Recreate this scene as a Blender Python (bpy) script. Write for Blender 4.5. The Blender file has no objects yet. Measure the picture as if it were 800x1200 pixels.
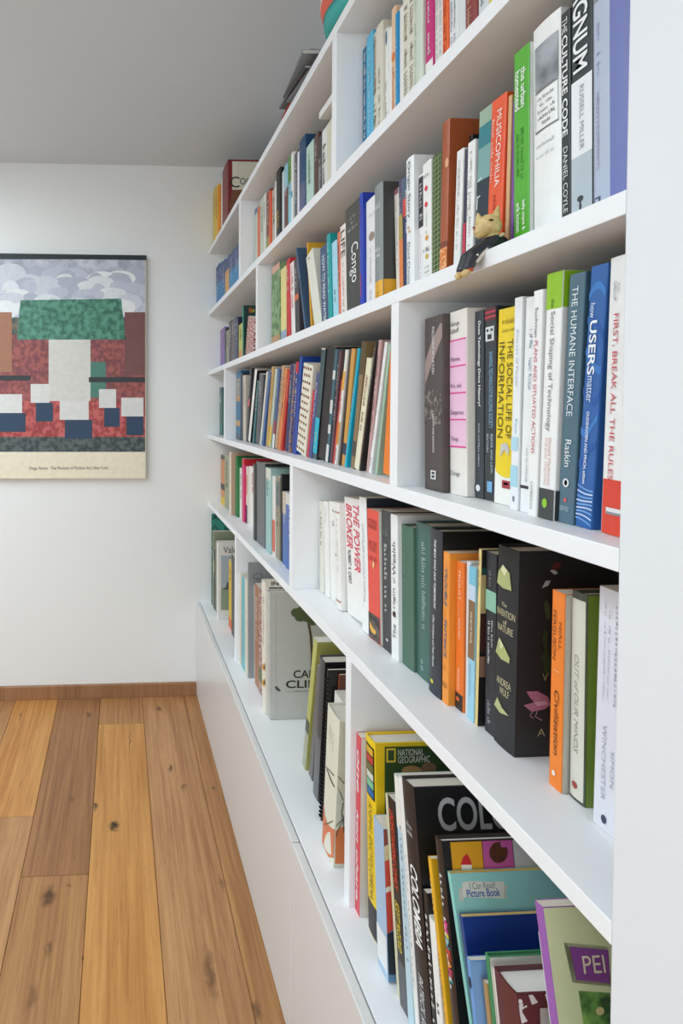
import bpy, bmesh, math, random
from mathutils import Vector, Matrix

# ------------------------------------------------------------------ camera, world, light, exposure
random.seed(7)
F, YAW, PITCH = 580.0, math.radians(2.5), math.radians(1.15)
VPX, VPY = 140.0, 480.0                       # where the shelf lines meet in the photograph
PX0 = VPX + F * math.tan(YAW) / math.cos(PITCH)
PY0 = VPY + F * math.tan(PITCH)
H = 1.245                                     # camera height above the floor
CAM = Vector((0.0, 0.0, H))
FWD = Vector((math.sin(YAW) * math.cos(PITCH), math.cos(YAW) * math.cos(PITCH), -math.sin(PITCH)))
RIGHT = Vector((math.cos(YAW), -math.sin(YAW), 0.0))
UP = RIGHT.cross(FWD)
scene = bpy.context.scene
COL = scene.collection
cam_data = bpy.data.cameras.new('camera')
cam_data.sensor_fit = 'AUTO'
cam_data.sensor_width = 36.0
cam_data.lens = F / 1200.0 * 36.0
cam_data.shift_x = (400.0 - PX0) / 1200.0
cam_data.shift_y = (PY0 - 600.0) / 1200.0
cam_data.clip_start = 0.01
cam = bpy.data.objects.new('camera', cam_data)
COL.objects.link(cam)
cam.matrix_world = Matrix(((RIGHT.x, UP.x, -FWD.x, CAM.x), (RIGHT.y, UP.y, -FWD.y, CAM.y),
                           (RIGHT.z, UP.z, -FWD.z, CAM.z), (0, 0, 0, 1)))
scene.camera = cam

D, D2 = 0.385, 0.333                          # shelf front plane and cabinet door plane (x)
XBACK = D + 0.285                             # back of the bookcase
ROOM_L, ROOM_B, YFAR, CEIL = -2.5, -2.4, 2.128, H + 1.04

world = bpy.data.worlds.new('world')
scene.world = world
world.use_nodes = True
wn = world.node_tree
bgn = wn.nodes['Background']
sky = wn.nodes.new('ShaderNodeTexSky')
sky.sky_type = 'HOSEK_WILKIE'
sky.sun_direction = (-0.4, -0.5, 0.77)
sky.turbidity = 5.0
wn.links.new(sky.outputs[0], bgn.inputs['Color'])
bgn.inputs['Strength'].default_value = 0.25

def area_light(name, loc, rot, sx, sy, energy, color):
    l = bpy.data.lights.new(name, 'AREA')
    l.shape = 'RECTANGLE'; l.size = sx; l.size_y = sy
    l.energy = energy; l.color = color
    o = bpy.data.objects.new(name, l)
    COL.objects.link(o); o.location = loc; o.rotation_euler = rot
    return o
# daylight entering at the two windows (left wall, and behind the photographer)
WIN_L = (-1.6, 1.6, 0.25, 2.2)                # y0, y1, z0, z1 of the left window
WIN_B = (-2.3, 0.2, 0.12, 2.2)                # x0, x1, z0, z1 of the rear window
area_light('window_daylight', (ROOM_L - 0.06, (WIN_L[0] + WIN_L[1]) / 2, (WIN_L[2] + WIN_L[3]) / 2), (0, math.radians(-90), 0),
           WIN_L[3] - WIN_L[2], WIN_L[1] - WIN_L[0], 11.0, (0.82, 0.925, 1.0))
area_light('window_daylight', ((WIN_B[0] + WIN_B[1]) / 2, ROOM_B - 0.06, (WIN_B[2] + WIN_B[3]) / 2), (math.radians(90), 0, 0),
           WIN_B[1] - WIN_B[0], WIN_B[3] - WIN_B[2], 43.0, (0.82, 0.925, 1.0))
# added overhead light out of view left of the camera, to brighten shelf tops
ADDED_SKYL = (-2.0, -0.75, -0.5, 1.7)              # x0, x1, y0, y1
area_light('added_overhead_light', ((ADDED_SKYL[0] + ADDED_SKYL[1]) / 2, (ADDED_SKYL[2] + ADDED_SKYL[3]) / 2, CEIL + 0.13), (0, 0, 0),
           ADDED_SKYL[1] - ADDED_SKYL[0], ADDED_SKYL[3] - ADDED_SKYL[2], 66.0, (0.82, 0.925, 1.0))
vs = scene.view_settings
vs.view_transform = 'Standard'
vs.look = 'None'
vs.exposure = -0.02
vs.gamma = 1.0
vs.use_curve_mapping = False

# ------------------------------------------------------------------ helpers: pixels to places
def ray(px, py):
    return (FWD + RIGHT * ((px - PX0) / F) - UP * ((py - PY0) / F))
def hit_x(px, py, x):
    d = ray(px, py); return CAM + d * ((x - CAM.x) / d.x)
def hit_y(px, py, y):
    d = ray(px, py); return CAM + d * ((y - CAM.y) / d.y)
def hit_z(px, py, z):
    d = ray(px, py); return CAM + d * ((z - CAM.z) / d.z)
def proj(p):
    d = Vector(p) - CAM
    w = d.dot(FWD)
    return PX0 + F * d.dot(RIGHT) / w, PY0 - F * d.dot(UP) / w

# ------------------------------------------------------------------ helpers: materials
def lin(c):
    if isinstance(c, str):
        c = c.lstrip('#')
        c = [int(c[i:i + 2], 16) / 255 for i in (0, 2, 4)]
    return tuple((v / 12.92 if v <= 0.04045 else ((v + 0.055) / 1.055) ** 2.4) for v in c[:3])
MATS = {}
def nodes_of(name):
    m = bpy.data.materials.new(name)
    m.use_nodes = True
    nt = m.node_tree
    return m, nt, nt.nodes['Principled BSDF']
def mat_cover(col, rough=0.42, mottle=0.06):
    key = ('cover', col, rough)
    if key in MATS: return MATS[key]
    m, nt, b = nodes_of('cover_' + col.lstrip('#'))
    c = lin(col)
    tc = nt.nodes.new('ShaderNodeTexCoord')
    n = nt.nodes.new('ShaderNodeTexNoise'); n.inputs['Scale'].default_value = 60
    n.inputs['Detail'].default_value = 4
    mx = nt.nodes.new('ShaderNodeMix'); mx.data_type = 'RGBA'
    mx.inputs[6].default_value = tuple(v * (1 - mottle) for v in c) + (1,)
    mx.inputs[7].default_value = tuple(min(1, v * (1 + mottle)) for v in c) + (1,)
    nt.links.new(tc.outputs['Object'], n.inputs['Vector'])
    nt.links.new(n.outputs['Fac'], mx.inputs[0])
    nt.links.new(mx.outputs[2], b.inputs['Base Color'])
    b.inputs['Roughness'].default_value = rough
    MATS[key] = m
    return m
def mat_plain(name, col, rough=0.6, metal=0.0):
    key = (name, col, rough)
    if key in MATS: return MATS[key]
    m, nt, b = nodes_of(name)
    n = nt.nodes.new('ShaderNodeTexNoise'); n.inputs['Scale'].default_value = 90
    mr = nt.nodes.new('ShaderNodeMapRange')
    mr.inputs[3].default_value = max(0, rough - 0.05); mr.inputs[4].default_value = min(1, rough + 0.05)
    nt.links.new(n.outputs['Fac'], mr.inputs[0]); nt.links.new(mr.outputs[0], b.inputs['Roughness'])
    b.inputs['Base Color'].default_value = lin(col) + (1,)
    b.inputs['Metallic'].default_value = metal
    MATS[key] = m
    return m
def mat_ink(col):
    return mat_plain('print_' + col.lstrip('#'), col, 0.5)
def mat_pattern(col_a, col_b, scale=220, kind='noise', lo=0.45, hi=0.55):
    """two-colour printed pattern in object space"""
    key = ('pat', col_a, col_b, scale, kind, lo)
    if key in MATS: return MATS[key]
    m, nt, b = nodes_of('printed_pattern')
    tc = nt.nodes.new('ShaderNodeTexCoord')
    if kind == 'noise':
        t = nt.nodes.new('ShaderNodeTexNoise'); t.inputs['Detail'].default_value = 3
        out = t.outputs['Fac']
    else:
        t = nt.nodes.new('ShaderNodeTexVoronoi'); out = t.outputs['Distance']
    t.inputs['Scale'].default_value = scale
    mr = nt.nodes.new('ShaderNodeMapRange')
    mr.inputs[1].default_value = lo; mr.inputs[2].default_value = hi
    mx = nt.nodes.new('ShaderNodeMix'); mx.data_type = 'RGBA'
    mx.inputs[6].default_value = lin(col_a) + (1,); mx.inputs[7].default_value = lin(col_b) + (1,)
    nt.links.new(tc.outputs['Object'], t.inputs['Vector'])
    nt.links.new(out, mr.inputs[0]); nt.links.new(mr.outputs[0], mx.inputs[0])
    nt.links.new(mx.outputs[2], b.inputs['Base Color'])
    b.inputs['Roughness'].default_value = 0.45
    MATS[key] = m
    return m
def mat_pages(col='#e9e2d2'):
    key = ('pages', col)
    if key in MATS: return MATS[key]
    m, nt, b = nodes_of('paper_pages')
    tc = nt.nodes.new('ShaderNodeTexCoord')
    mp = nt.nodes.new('ShaderNodeMapping'); mp.inputs['Scale'].default_value = (3, 1400, 3)
    n = nt.nodes.new('ShaderNodeTexNoise'); n.inputs['Scale'].default_value = 1.0
    cr = nt.nodes.new('ShaderNodeMix'); cr.data_type = 'RGBA'
    c = lin(col)
    cr.inputs[6].default_value = tuple(v * 0.72 for v in c) + (1,)
    cr.inputs[7].default_value = c + (1,)
    nt.links.new(tc.outputs['Object'], mp.inputs['Vector']); nt.links.new(mp.outputs[0], n.inputs['Vector'])
    nt.links.new(n.outputs['Fac'], cr.inputs[0]); nt.links.new(cr.outputs[2], b.inputs['Base Color'])
    b.inputs['Roughness'].default_value = 0.9
    MATS[key] = m
    return m
def mat_paint(name, col, rough=0.5, bump=0.02, scale=120):
    m, nt, b = nodes_of(name)
    tc = nt.nodes.new('ShaderNodeTexCoord')
    n = nt.nodes.new('ShaderNodeTexNoise'); n.inputs['Scale'].default_value = scale; n.inputs['Detail'].default_value = 5
    nt.links.new(tc.outputs['Object'], n.inputs['Vector'])
    bp = nt.nodes.new('ShaderNodeBump'); bp.inputs['Strength'].default_value = bump; bp.inputs['Distance'].default_value = 0.004
    nt.links.new(n.outputs['Fac'], bp.inputs['Height']); nt.links.new(bp.outputs[0], b.inputs['Normal'])
    n2 = nt.nodes.new('ShaderNodeTexNoise'); n2.inputs['Scale'].default_value = 2.0
    nt.links.new(tc.outputs['Object'], n2.inputs['Vector'])
    mx = nt.nodes.new('ShaderNodeMix'); mx.data_type = 'RGBA'
    c = lin(col)
    mx.inputs[6].default_value = tuple(v * 0.975 for v in c) + (1,); mx.inputs[7].default_value = c + (1,)
    nt.links.new(n2.outputs['Fac'], mx.inputs[0]); nt.links.new(mx.outputs[2], b.inputs['Base Color'])
    b.inputs['Roughness'].default_value = rough
    return m

# ------------------------------------------------------------------ helpers: objects
def obj(name, data, parent=None, mat=None):
    o = bpy.data.objects.new(name, data)
    COL.objects.link(o)
    if parent is not None: o.parent = parent
    if mat is not None and data is not None:
        data.materials.clear(); data.materials.append(mat)
    return o
def empty(name, loc=(0, 0, 0)):
    o = bpy.data.objects.new(name, None); COL.objects.link(o); o.location = loc
    o.empty_display_size = 0.05
    return o
def tag(o, label=None, cat=None, group=None, kind=None):
    if label: o['label'] = label
    if cat: o['category'] = cat
    if group: o['group'] = group
    if kind: o['kind'] = kind
    return o
def mesh(name, verts, faces, smooth=False):
    me = bpy.data.meshes.new(name)
    me.from_pydata([tuple(v) for v in verts], [], faces)
    me.update()
    if smooth:
        for p in me.polygons: p.use_smooth = True
    return me
BOXF = [(0, 3, 2, 1), (4, 5, 6, 7), (0, 1, 5, 4), (1, 2, 6, 5), (2, 3, 7, 6), (3, 0, 4, 7)]
def box_mesh(x0, x1, y0, y1, z0, z1, name='box'):
    v = [(x0, y0, z0), (x1, y0, z0), (x1, y1, z0), (x0, y1, z0), (x0, y0, z1), (x1, y0, z1), (x1, y1, z1), (x0, y1, z1)]
    return mesh(name, v, BOXF)
def bevel_box(x0, x1, y0, y1, z0, z1, r=0.001, seg=2, name='box'):
    me = box_mesh(x0, x1, y0, y1, z0, z1, name)
    bm = bmesh.new(); bm.from_mesh(me)
    bmesh.ops.bevel(bm, geom=bm.edges[:], offset=r, segments=seg, affect='EDGES', profile=0.5)
    bm.to_mesh(me); bm.free()
    return me
def boxes_mesh(lst, name='boxes'):
    V, Fc = [], []
    for b in lst:
        k = len(V)
        x0, x1, y0, y1, z0, z1 = b
        V += [(x0, y0, z0), (x1, y0, z0), (x1, y1, z0), (x0, y1, z0), (x0, y0, z1), (x1, y0, z1), (x1, y1, z1), (x0, y1, z1)]
        Fc += [tuple(i + k for i in f) for f in BOXF]
    return mesh(name, V, Fc)
def lathe_mesh(profile, n=32, name='lathe', caps=True):
    V, Fc = [], []
    for r, z in profile:
        for k in range(n):
            a = 2 * math.pi * k / n
            V.append((r * math.cos(a), r * math.sin(a), z))
    for i in range(len(profile) - 1):
        for k in range(n):
            a, b = i * n + k, i * n + (k + 1) % n
            Fc.append((a, b, b + n, a + n))
    if caps: Fc.append(tuple(reversed(range(n)))); Fc.append(tuple(range((len(profile) - 1) * n, len(profile) * n)))
    return mesh(name, V, Fc, True)

# text as flat print: normalised 2-d mesh (0..1, 0..1) cached by string and style
GLYPH = {}
def glyphs(s, style=''):
    key = (s, style)
    if key in GLYPH: return GLYPH[key]
    cu = bpy.data.curves.new('lettering', 'FONT')
    cu.body = s
    cu.resolution_u = 4
    cu.fill_mode = 'FRONT'
    if 'b' in style: cu.offset = 0.018
    if 'i' in style: cu.shear = 0.28
    cu.space_line = 0.85
    if 'c' in style: cu.align_x = 'CENTER'
    o = bpy.data.objects.new('lettering', cu)
    me = bpy.data.meshes.new_from_object(o)
    vs_ = [v.co.copy() for v in me.vertices]
    fs = [tuple(p.vertices) for p in me.polygons]
    bpy.data.objects.remove(o); bpy.data.curves.remove(cu); bpy.data.meshes.remove(me)
    x0 = min(v.x for v in vs_); x1 = max(v.x for v in vs_)
    y0 = min(v.y for v in vs_); y1 = max(v.y for v in vs_)
    vv = [((v.x - x0) / (x1 - x0), (v.y - y0) / (y1 - y0)) for v in vs_]
    GLYPH[key] = (vv, fs)
    return GLYPH[key]
def scribble(n, seed):
    """illegible small print: a row of glyph-sized marks"""
    rnd = random.Random(seed)
    V, Fc = [], []
    x = 0.0
    for k in range(n):
        if rnd.random() < 0.16 and 0 < k < n - 1:
            continue
        a = k / n; w = rnd.uniform(0.45, 0.75) / n
        lo, hi = (0.0, rnd.choice((0.7, 0.7, 1.0)))
        kind = rnd.random()
        rects = [(a, a + w * 0.38, lo, hi), (a + w * 0.62, a + w, lo, hi * rnd.uniform(.7, 1))]
        if kind < 0.4: rects = [(a, a + w * .4, lo, hi), (a, a + w, lo, lo + .25)]
        elif kind < 0.7: rects.append((a, a + w, hi * .4, hi * .65))
        for (p, q, r, s) in rects:
            i = len(V)
            V += [(p, r), (q, r), (q, s), (p, s)]
            Fc.append((i, i + 1, i + 2, i + 3))
    return V, Fc
# ------------------------------------------------------------------ the room
M_WALL = mat_paint('wall_paint', '#f1f2ef', 0.7, 0.05, 140)
M_CEIL = mat_paint('ceiling_paint', '#dfe5ea', 0.8, 0.10, 60)
M_WHITE = mat_paint('white_lacquer', '#f3f4f5', 0.38, 0.006, 200)
M_END = mat_paint('wall_end_paint', '#e6e8ea', 0.5, 0.02, 160)
M_DOOR = mat_paint('door_lacquer', '#e1e0de', 0.28, 0.004, 200)
M_SILL = mat_paint('window_paint', '#f0efec', 0.4, 0.01, 150)

def structure(name, me, mat):
    return tag(obj(name, me, None, mat), kind='structure')
T = 0.12
XR = XBACK + 0.02
structure('wall_back', box_mesh(ROOM_L - T, XR + T, YFAR, YFAR + T, 0, CEIL), M_WALL)
sx0, sx1, sy0, sy1 = ADDED_SKYL  # invented roof opening, made only for the added overhead light
structure('ceiling', boxes_mesh([(ROOM_L - T, sx0, ROOM_B - T, YFAR + T, CEIL, CEIL + T), (sx1, XR + T, ROOM_B - T, YFAR + T, CEIL, CEIL + T),
                                 (sx0, sx1, ROOM_B - T, sy0, CEIL, CEIL + T), (sx0, sx1, sy1, YFAR + T, CEIL, CEIL + T)]), M_CEIL)
structure('added_skylight_frame', boxes_mesh([(sx0 - .001, sx0 + .04, sy0, sy1, CEIL - .01, CEIL + .08), (sx1 - .04, sx1 + .001, sy0, sy1, CEIL - .01, CEIL + .08),
                                  (sx0, sx1, sy0 - .001, sy0 + .04, CEIL - .01, CEIL + .08), (sx0, sx1, sy1 - .04, sy1 + .001, CEIL - .01, CEIL + .08)]), M_SILL)
y0, y1, z0, z1 = WIN_L
structure('wall_left', boxes_mesh([(ROOM_L - T, ROOM_L, ROOM_B, y0, 0, CEIL), (ROOM_L - T, ROOM_L, y1, YFAR, 0, CEIL),
                                   (ROOM_L - T, ROOM_L, y0, y1, 0, z0), (ROOM_L - T, ROOM_L, y0, y1, z1, CEIL)]), M_WALL)
w1 = structure('window_1', boxes_mesh([(ROOM_L - .05, ROOM_L + .01, y0 - .001, y0 + .05, z0, z1), (ROOM_L - .05, ROOM_L + .01, y1 - .05, y1 + .001, z0, z1),
                                       (ROOM_L - .05, ROOM_L + .01, y0, y1, z0 - .001, z0 + .05), (ROOM_L - .05, ROOM_L + .01, y0, y1, z1 - .05, z1 + .001),
                                       (ROOM_L - .04, ROOM_L, -.02, .02, z0, z1)]), M_SILL)
x0, x1, z0, z1 = WIN_B
structure('wall_rear', boxes_mesh([(ROOM_L - T, x0, ROOM_B - T, ROOM_B, 0, CEIL), (x1, XR + T, ROOM_B - T, ROOM_B, 0, CEIL),
                                   (x0, x1, ROOM_B - T, ROOM_B, 0, z0), (x0, x1, ROOM_B - T, ROOM_B, z1, CEIL)]), M_WALL)
structure('window_2', boxes_mesh([(x0 - .001, x0 + .05, ROOM_B - .05, ROOM_B + .01, z0, z1), (x1 - .05, x1 + .001, ROOM_B - .05, ROOM_B + .01, z0, z1),
                                  (x0, x1, ROOM_B - .05, ROOM_B + .01, z0 - .001, z0 + .05), (x0, x1, ROOM_B - .05, ROOM_B + .01, z1 - .05, z1 + .001),
                                  ((x0 + x1) / 2 - .02, (x0 + x1) / 2 + .02, ROOM_B - .04, ROOM_B, z0, z1)]), M_SILL)
YPANEL = hit_x(728, 500, D).y                 # far edge of the white wall end that closes the bookcase
wr = structure('wall_right', bevel_box(D - .0005, XR + T, ROOM_B, YPANEL, 0, CEIL, 0.0015), M_END)
structure('wall_right', box_mesh(XR, XR + T, YPANEL, YFAR, 0, CEIL), M_WALL)

# floor: single oak planks over a subfloor
def knot_mask(nt, pos):
    """dark knots at their own places on the boards"""
    kn = [(133, 968, .014, .016, 1.0), (112, 945, .008, .012, .9), (57, 1050, .018, .026, .85), (246, 1140, .012, .05, .55), (200, 900, .008, .012, .75),
          (215, 922, .010, .016, .5), (186, 831, .009, .02, .7), (57, 1110, .009, .018, .5), (260, 1036, .005, .02, .45), (250, 924, .005, .01, .6),
          (152, 868, .0016, .075, .8), (104, 837, .012, .02, .6), (300, 1183, .010, .016, .5), (80, 1037, .008, .006, .5), (84, 937, .008, .012, .35),
          (37, 1170, .012, .03, .35), (24, 838, .005, .03, .5), (99, 1124, .003, .006, .7), (220, 832, .004, .008, .4)]
    acc = None
    for (px, py, rx, ry, stg) in kn:
        c = hit_z(px, py, 0)
        sub = nt.nodes.new('ShaderNodeVectorMath'); sub.operation = 'SUBTRACT'
        nt.links.new(pos, sub.inputs[0]); sub.inputs[1].default_value = (c.x, c.y, 0)
        sc = nt.nodes.new('ShaderNodeVectorMath'); sc.operation = 'MULTIPLY'
        nt.links.new(sub.outputs[0], sc.inputs[0]); sc.inputs[1].default_value = (1 / rx, 1 / ry, 0)
        ln = nt.nodes.new('ShaderNodeVectorMath'); ln.operation = 'LENGTH'
        nt.links.new(sc.outputs[0], ln.inputs[0])
        mr = nt.nodes.new('ShaderNodeMapRange'); mr.inputs[1].default_value = 0.0; mr.inputs[2].default_value = 1.45
        mr.inputs[3].default_value = stg; mr.inputs[4].default_value = 0.0
        mr.interpolation_type = 'SMOOTHERSTEP'
        nt.links.new(ln.outputs['Value'], mr.inputs[0])
        if acc is None: acc = mr.outputs[0]
        else:
            mx = nt.nodes.new('ShaderNodeMath'); mx.operation = 'MAXIMUM'
            nt.links.new(acc, mx.inputs[0]); nt.links.new(mr.outputs[0], mx.inputs[1]); acc = mx.outputs[0]
    return acc
def mat_oak(name, light, dark):
    m, nt, b = nodes_of(name)
    geo = nt.nodes.new('ShaderNodeNewGeometry')
    oi = nt.nodes.new('ShaderNodeObjectInfo')
    nz = nt.nodes.new('ShaderNodeTexNoise'); nz.inputs['Scale'].default_value = 45; nz.inputs['Detail'].default_value = 3
    nt.links.new(geo.outputs['Position'], nz.inputs['Vector'])
    dis = nt.nodes.new('ShaderNodeVectorMath'); dis.operation = 'MULTIPLY_ADD'
    nt.links.new(nz.outputs['Color'], dis.inputs[0]); dis.inputs[1].default_value = (.026, .044, 0)
    nt.links.new(geo.outputs['Position'], dis.inputs[2])
    adj = nt.nodes.new('ShaderNodeVectorMath'); adj.operation = 'SUBTRACT'
    nt.links.new(dis.outputs[0], adj.inputs[0]); adj.inputs[1].default_value = (.013, .022, 0)
    knots = knot_mask(nt, adj.outputs[0])
    # grain coordinates, shifted for each board
    off = nt.nodes.new('ShaderNodeVectorMath'); off.operation = 'SCALE'
    off.inputs[0].default_value = (13.0, 31.0, 7.0); nt.links.new(oi.outputs['Random'], off.inputs['Scale'])
    add = nt.nodes.new('ShaderNodeVectorMath'); add.operation = 'ADD'
    nt.links.new(geo.outputs['Position'], add.inputs[0]); nt.links.new(off.outputs[0], add.inputs[1])
    mp = nt.nodes.new('ShaderNodeMapping'); mp.inputs['Scale'].default_value = (95, 3.0, 1)
    nt.links.new(add.outputs[0], mp.inputs['Vector'])
    n1 = nt.nodes.new('ShaderNodeTexNoise'); n1.inputs['Scale'].default_value = 1.0; n1.inputs['Detail'].default_value = 6
    n1.inputs['Roughness'].default_value = 0.62; n1.inputs['Distortion'].default_value = 0.4
    nt.links.new(mp.outputs[0], n1.inputs['Vector'])
    mp2 = nt.nodes.new('ShaderNodeMapping'); mp2.inputs['Scale'].default_value = (13, 1.1, 1)
    nt.links.new(add.outputs[0], mp2.inputs['Vector'])
    n2 = nt.nodes.new('ShaderNodeTexNoise'); n2.inputs['Scale'].default_value = 1.0; n2.inputs['Detail'].default_value = 4
    n2.inputs['Distortion'].default_value = 1.2
    nt.links.new(mp2.outputs[0], n2.inputs['Vector'])
    sm = nt.nodes.new('ShaderNodeMath'); sm.operation = 'MULTIPLY_ADD'; sm.inputs[1].default_value = 0.55
    nt.links.new(n1.outputs['Fac'], sm.inputs[0])
    m2 = nt.nodes.new('ShaderNodeMath'); m2.operation = 'MULTIPLY'; m2.inputs[1].default_value = 0.45
    nt.links.new(n2.outputs['Fac'], m2.inputs[0]); nt.links.new(m2.outputs[0], sm.inputs[2])
    mr = nt.nodes.new('ShaderNodeMapRange'); mr.inputs[1].default_value = 0.36; mr.inputs[2].default_value = 0.62
    nt.links.new(sm.outputs[0], mr.inputs[0])
    mx = nt.nodes.new('ShaderNodeMix'); mx.data_type = 'RGBA'
    mx.inputs[6].default_value = lin(dark) + (1,); mx.inputs[7].default_value = lin(light) + (1,)
    nt.links.new(mr.outputs[0], mx.inputs[0])
    # short dark pores
    mp3 = nt.nodes.new('ShaderNodeMapping'); mp3.inputs['Scale'].default_value = (420, 16, 1)
    nt.links.new(add.outputs[0], mp3.inputs['Vector'])
    n3 = nt.nodes.new('ShaderNodeTexNoise'); n3.inputs['Scale'].default_value = 1.0; n3.inputs['Detail'].default_value = 2
    nt.links.new(mp3.outputs[0], n3.inputs['Vector'])
    pr = nt.nodes.new('ShaderNodeMapRange'); pr.inputs[1].default_value = 0.60; pr.inputs[2].default_value = 0.75
    pr.inputs[4].default_value = 0.5
    nt.links.new(n3.outputs['Fac'], pr.inputs[0])
    mx3 = nt.nodes.new('ShaderNodeMix'); mx3.data_type = 'RGBA'
    nt.links.new(pr.outputs[0], mx3.inputs[0]); nt.links.new(mx.outputs[2], mx3.inputs[6])
    mx3.inputs[7].default_value = lin('#6b4a2c') + (1,)
    kp = nt.nodes.new('ShaderNodeMath'); kp.operation = 'POWER'; kp.inputs[1].default_value = 0.8
    nt.links.new(knots, kp.inputs[0])
    mx2 = nt.nodes.new('ShaderNodeMix'); mx2.data_type = 'RGBA'
    nt.links.new(kp.outputs[0], mx2.inputs[0]); nt.links.new(mx3.outputs[2], mx2.inputs[6])
    mx2.inputs[7].default_value = lin('#38230f') + (1,)
    nt.links.new(mx2.outputs[2], b.inputs['Base Color'])
    b.inputs['Roughness'].default_value = 0.42
    bp = nt.nodes.new('ShaderNodeBump'); bp.inputs['Strength'].default_value = 0.12; bp.inputs['Distance'].default_value = 0.002
    nt.links.new(sm.outputs[0], bp.inputs['Height']); nt.links.new(bp.outputs[0], b.inputs['Normal'])
    return m
OAK = {'gold': mat_oak('oak_golden', '#cf9755', '#ad7136'), 'brown': mat_oak('oak_brown', '#ae7c50', '#875a37'),
       'tan': mat_oak('oak_tan', '#c69464', '#9c6b42'), 'mid': mat_oak('oak_medium', '#bd8a57', '#92613a')}
floor = structure('floor', box_mesh(ROOM_L - T, XR + T, ROOM_B - T, YFAR + T, -0.10, -0.0125), mat_plain('subfloor_board', '#2e2013', 0.9))
xa, xb_ = hit_z(67, 826, 0).x, hit_z(167, 826, 0).x
PW = (xb_ - xa) / 2
yj = {-1: hit_z(20, 957, 0).y, 0: hit_z(85, 1025, 0).y, 1: hit_z(142, 848, 0).y}
prng = random.Random(3)
kcol = int((ROOM_L - xa) // PW)
x = xa + kcol * PW
while x < XR:
    k = round((x - xa) / PW)
    xl_, xr_ = max(x, ROOM_L), min(x + PW, XR)
    if k == -1: cuts = [(YFAR, yj[-1], 'gold'), (yj[-1], yj[-1] - 1.9, 'tan'), (yj[-1] - 1.9, ROOM_B, 'mid')]
    elif k == 0: cuts = [(YFAR, yj[0], 'brown'), (yj[0], yj[0] - 1.9, 'mid'), (yj[0] - 1.9, ROOM_B, 'gold')]
    elif k == 1: cuts = [(YFAR, yj[1], 'mid'), (yj[1], yj[1] - 1.9, 'gold'), (yj[1] - 1.9, ROOM_B, 'tan')]
    elif k == 2: cuts = [(YFAR, 0.1, 'tan'), (0.1, -1.7, 'gold'), (-1.7, ROOM_B, 'mid')]
    elif k == 3: cuts = [(YFAR, 0.3, 'mid'), (0.3, -1.5, 'tan'), (-1.5, ROOM_B, 'brown')]
    else:
        cuts = []; yy = YFAR; step = prng.uniform(.5, 1.9)
        while yy > ROOM_B:
            cuts.append((yy, max(ROOM_B, yy - step), prng.choice(('gold', 'brown', 'tan', 'mid')))); yy -= step; step = 1.9
    for (ya, yb, mk) in cuts:
        if ya - yb < .02: continue
        g = 0.0006
        obj('plank', bevel_box(xl_ + g, xr_ - g, yb + g, ya - g, -0.0125, 0.0, 0.0008, 1), floor, OAK[mk])
    x += PW
M_BASE = mat_oak('baseboard_oak', '#a87a56', '#8a6040')
XDOOR = D2
bb = structure('baseboard_back', bevel_box(ROOM_L, XDOOR - .001, YFAR - 0.014, YFAR, 0.0, hit_y(100, 803.5, YFAR - .014).z, 0.002), M_BASE)

# ------------------------------------------------------------------ bookcase and base cabinet
TH = 0.0187
ZA = H + 1.737 * D - 0.0; ZB = H + 1.050 * D; ZC = H + 0.387 * D; ZD = H - 0.327 * D; ZE = H - 1.093 * D
ZBASE = H - 0.839
case = empty('bookcase', (D, YFAR, ZBASE))
tag(case, 'long white lacquered bookcase with staggered dividers along the right wall', 'bookcase')
case_inv = Matrix.Translation(-Vector((D, YFAR, ZBASE)))
def case_part(name, b, r=0.0008):
    me = bevel_box(*b, r=r)
    me.transform(case_inv)
    return obj(name, me, case, M_WHITE)
for zz in (ZA, ZB, ZC, ZD, ZE):
    case_part('shelf', (D, XBACK, YPANEL + .0002, YFAR, zz, zz + TH))
case_part('back_panel', (XBACK, XBACK + .012, YPANEL + .0002, YFAR, ZBASE, ZA + TH))
DIV = {}
for key, px, py, za, zb in (('1a', 279.7, 260, ZB + TH, ZA), ('1b', 388.2, 130, ZB + TH, ZA), ('2a', 299.4, 350, ZC + TH, ZB),
                            ('3a', 262.0, 475, ZD + TH, ZC), ('3b', 457.0, 450, ZD + TH, ZC), ('4a', 338.8, 620, ZE + TH, ZD),
                            ('5a', 274.6, 690, ZBASE, ZE), ('5b', 404.0, 880, ZBASE, ZE)):
    yfar_edge = hit_x(px, py, D).y
    DIV[key] = (yfar_edge, yfar_edge - TH)
    case_part('divider', (D + .0004, XBACK, yfar_edge - TH, yfar_edge, za, zb), 0.0006)

base = empty('base_cabinet', (D2, YFAR, 0))
tag(base, 'low white base cabinet with handleless fronts under the bookcase', 'cabinet')
binv = Matrix.Translation(-Vector((D2, YFAR, 0)))
def base_part(name, b, mat=M_WHITE, r=0.0008):
    me = bevel_box(*b, r=r); me.transform(binv)
    return obj(name, me, base, mat)
DT = 0.016
base_part('worktop', (D2 + DT + .002, XBACK - .0002, YPANEL + .0002, YFAR, ZBASE - .02, ZBASE))
base_part('carcass', (D2 + DT + .004, XBACK - .0002, YPANEL + .0002, YFAR, 0.004, ZBASE - .02))
yj_door = hit_x(341.5, 988, D2).y
for ya, yb in ((YFAR - .002, yj_door + .0012), (yj_door - .0012, -0.16), (-0.1624, -1.36)):
    if ya < YPANEL - .3: continue
    base_part('door', (D2, D2 + DT, max(yb, YPANEL + .0002), ya, 0.006, ZBASE - .0008), M_DOOR, 0.0018)
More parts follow.
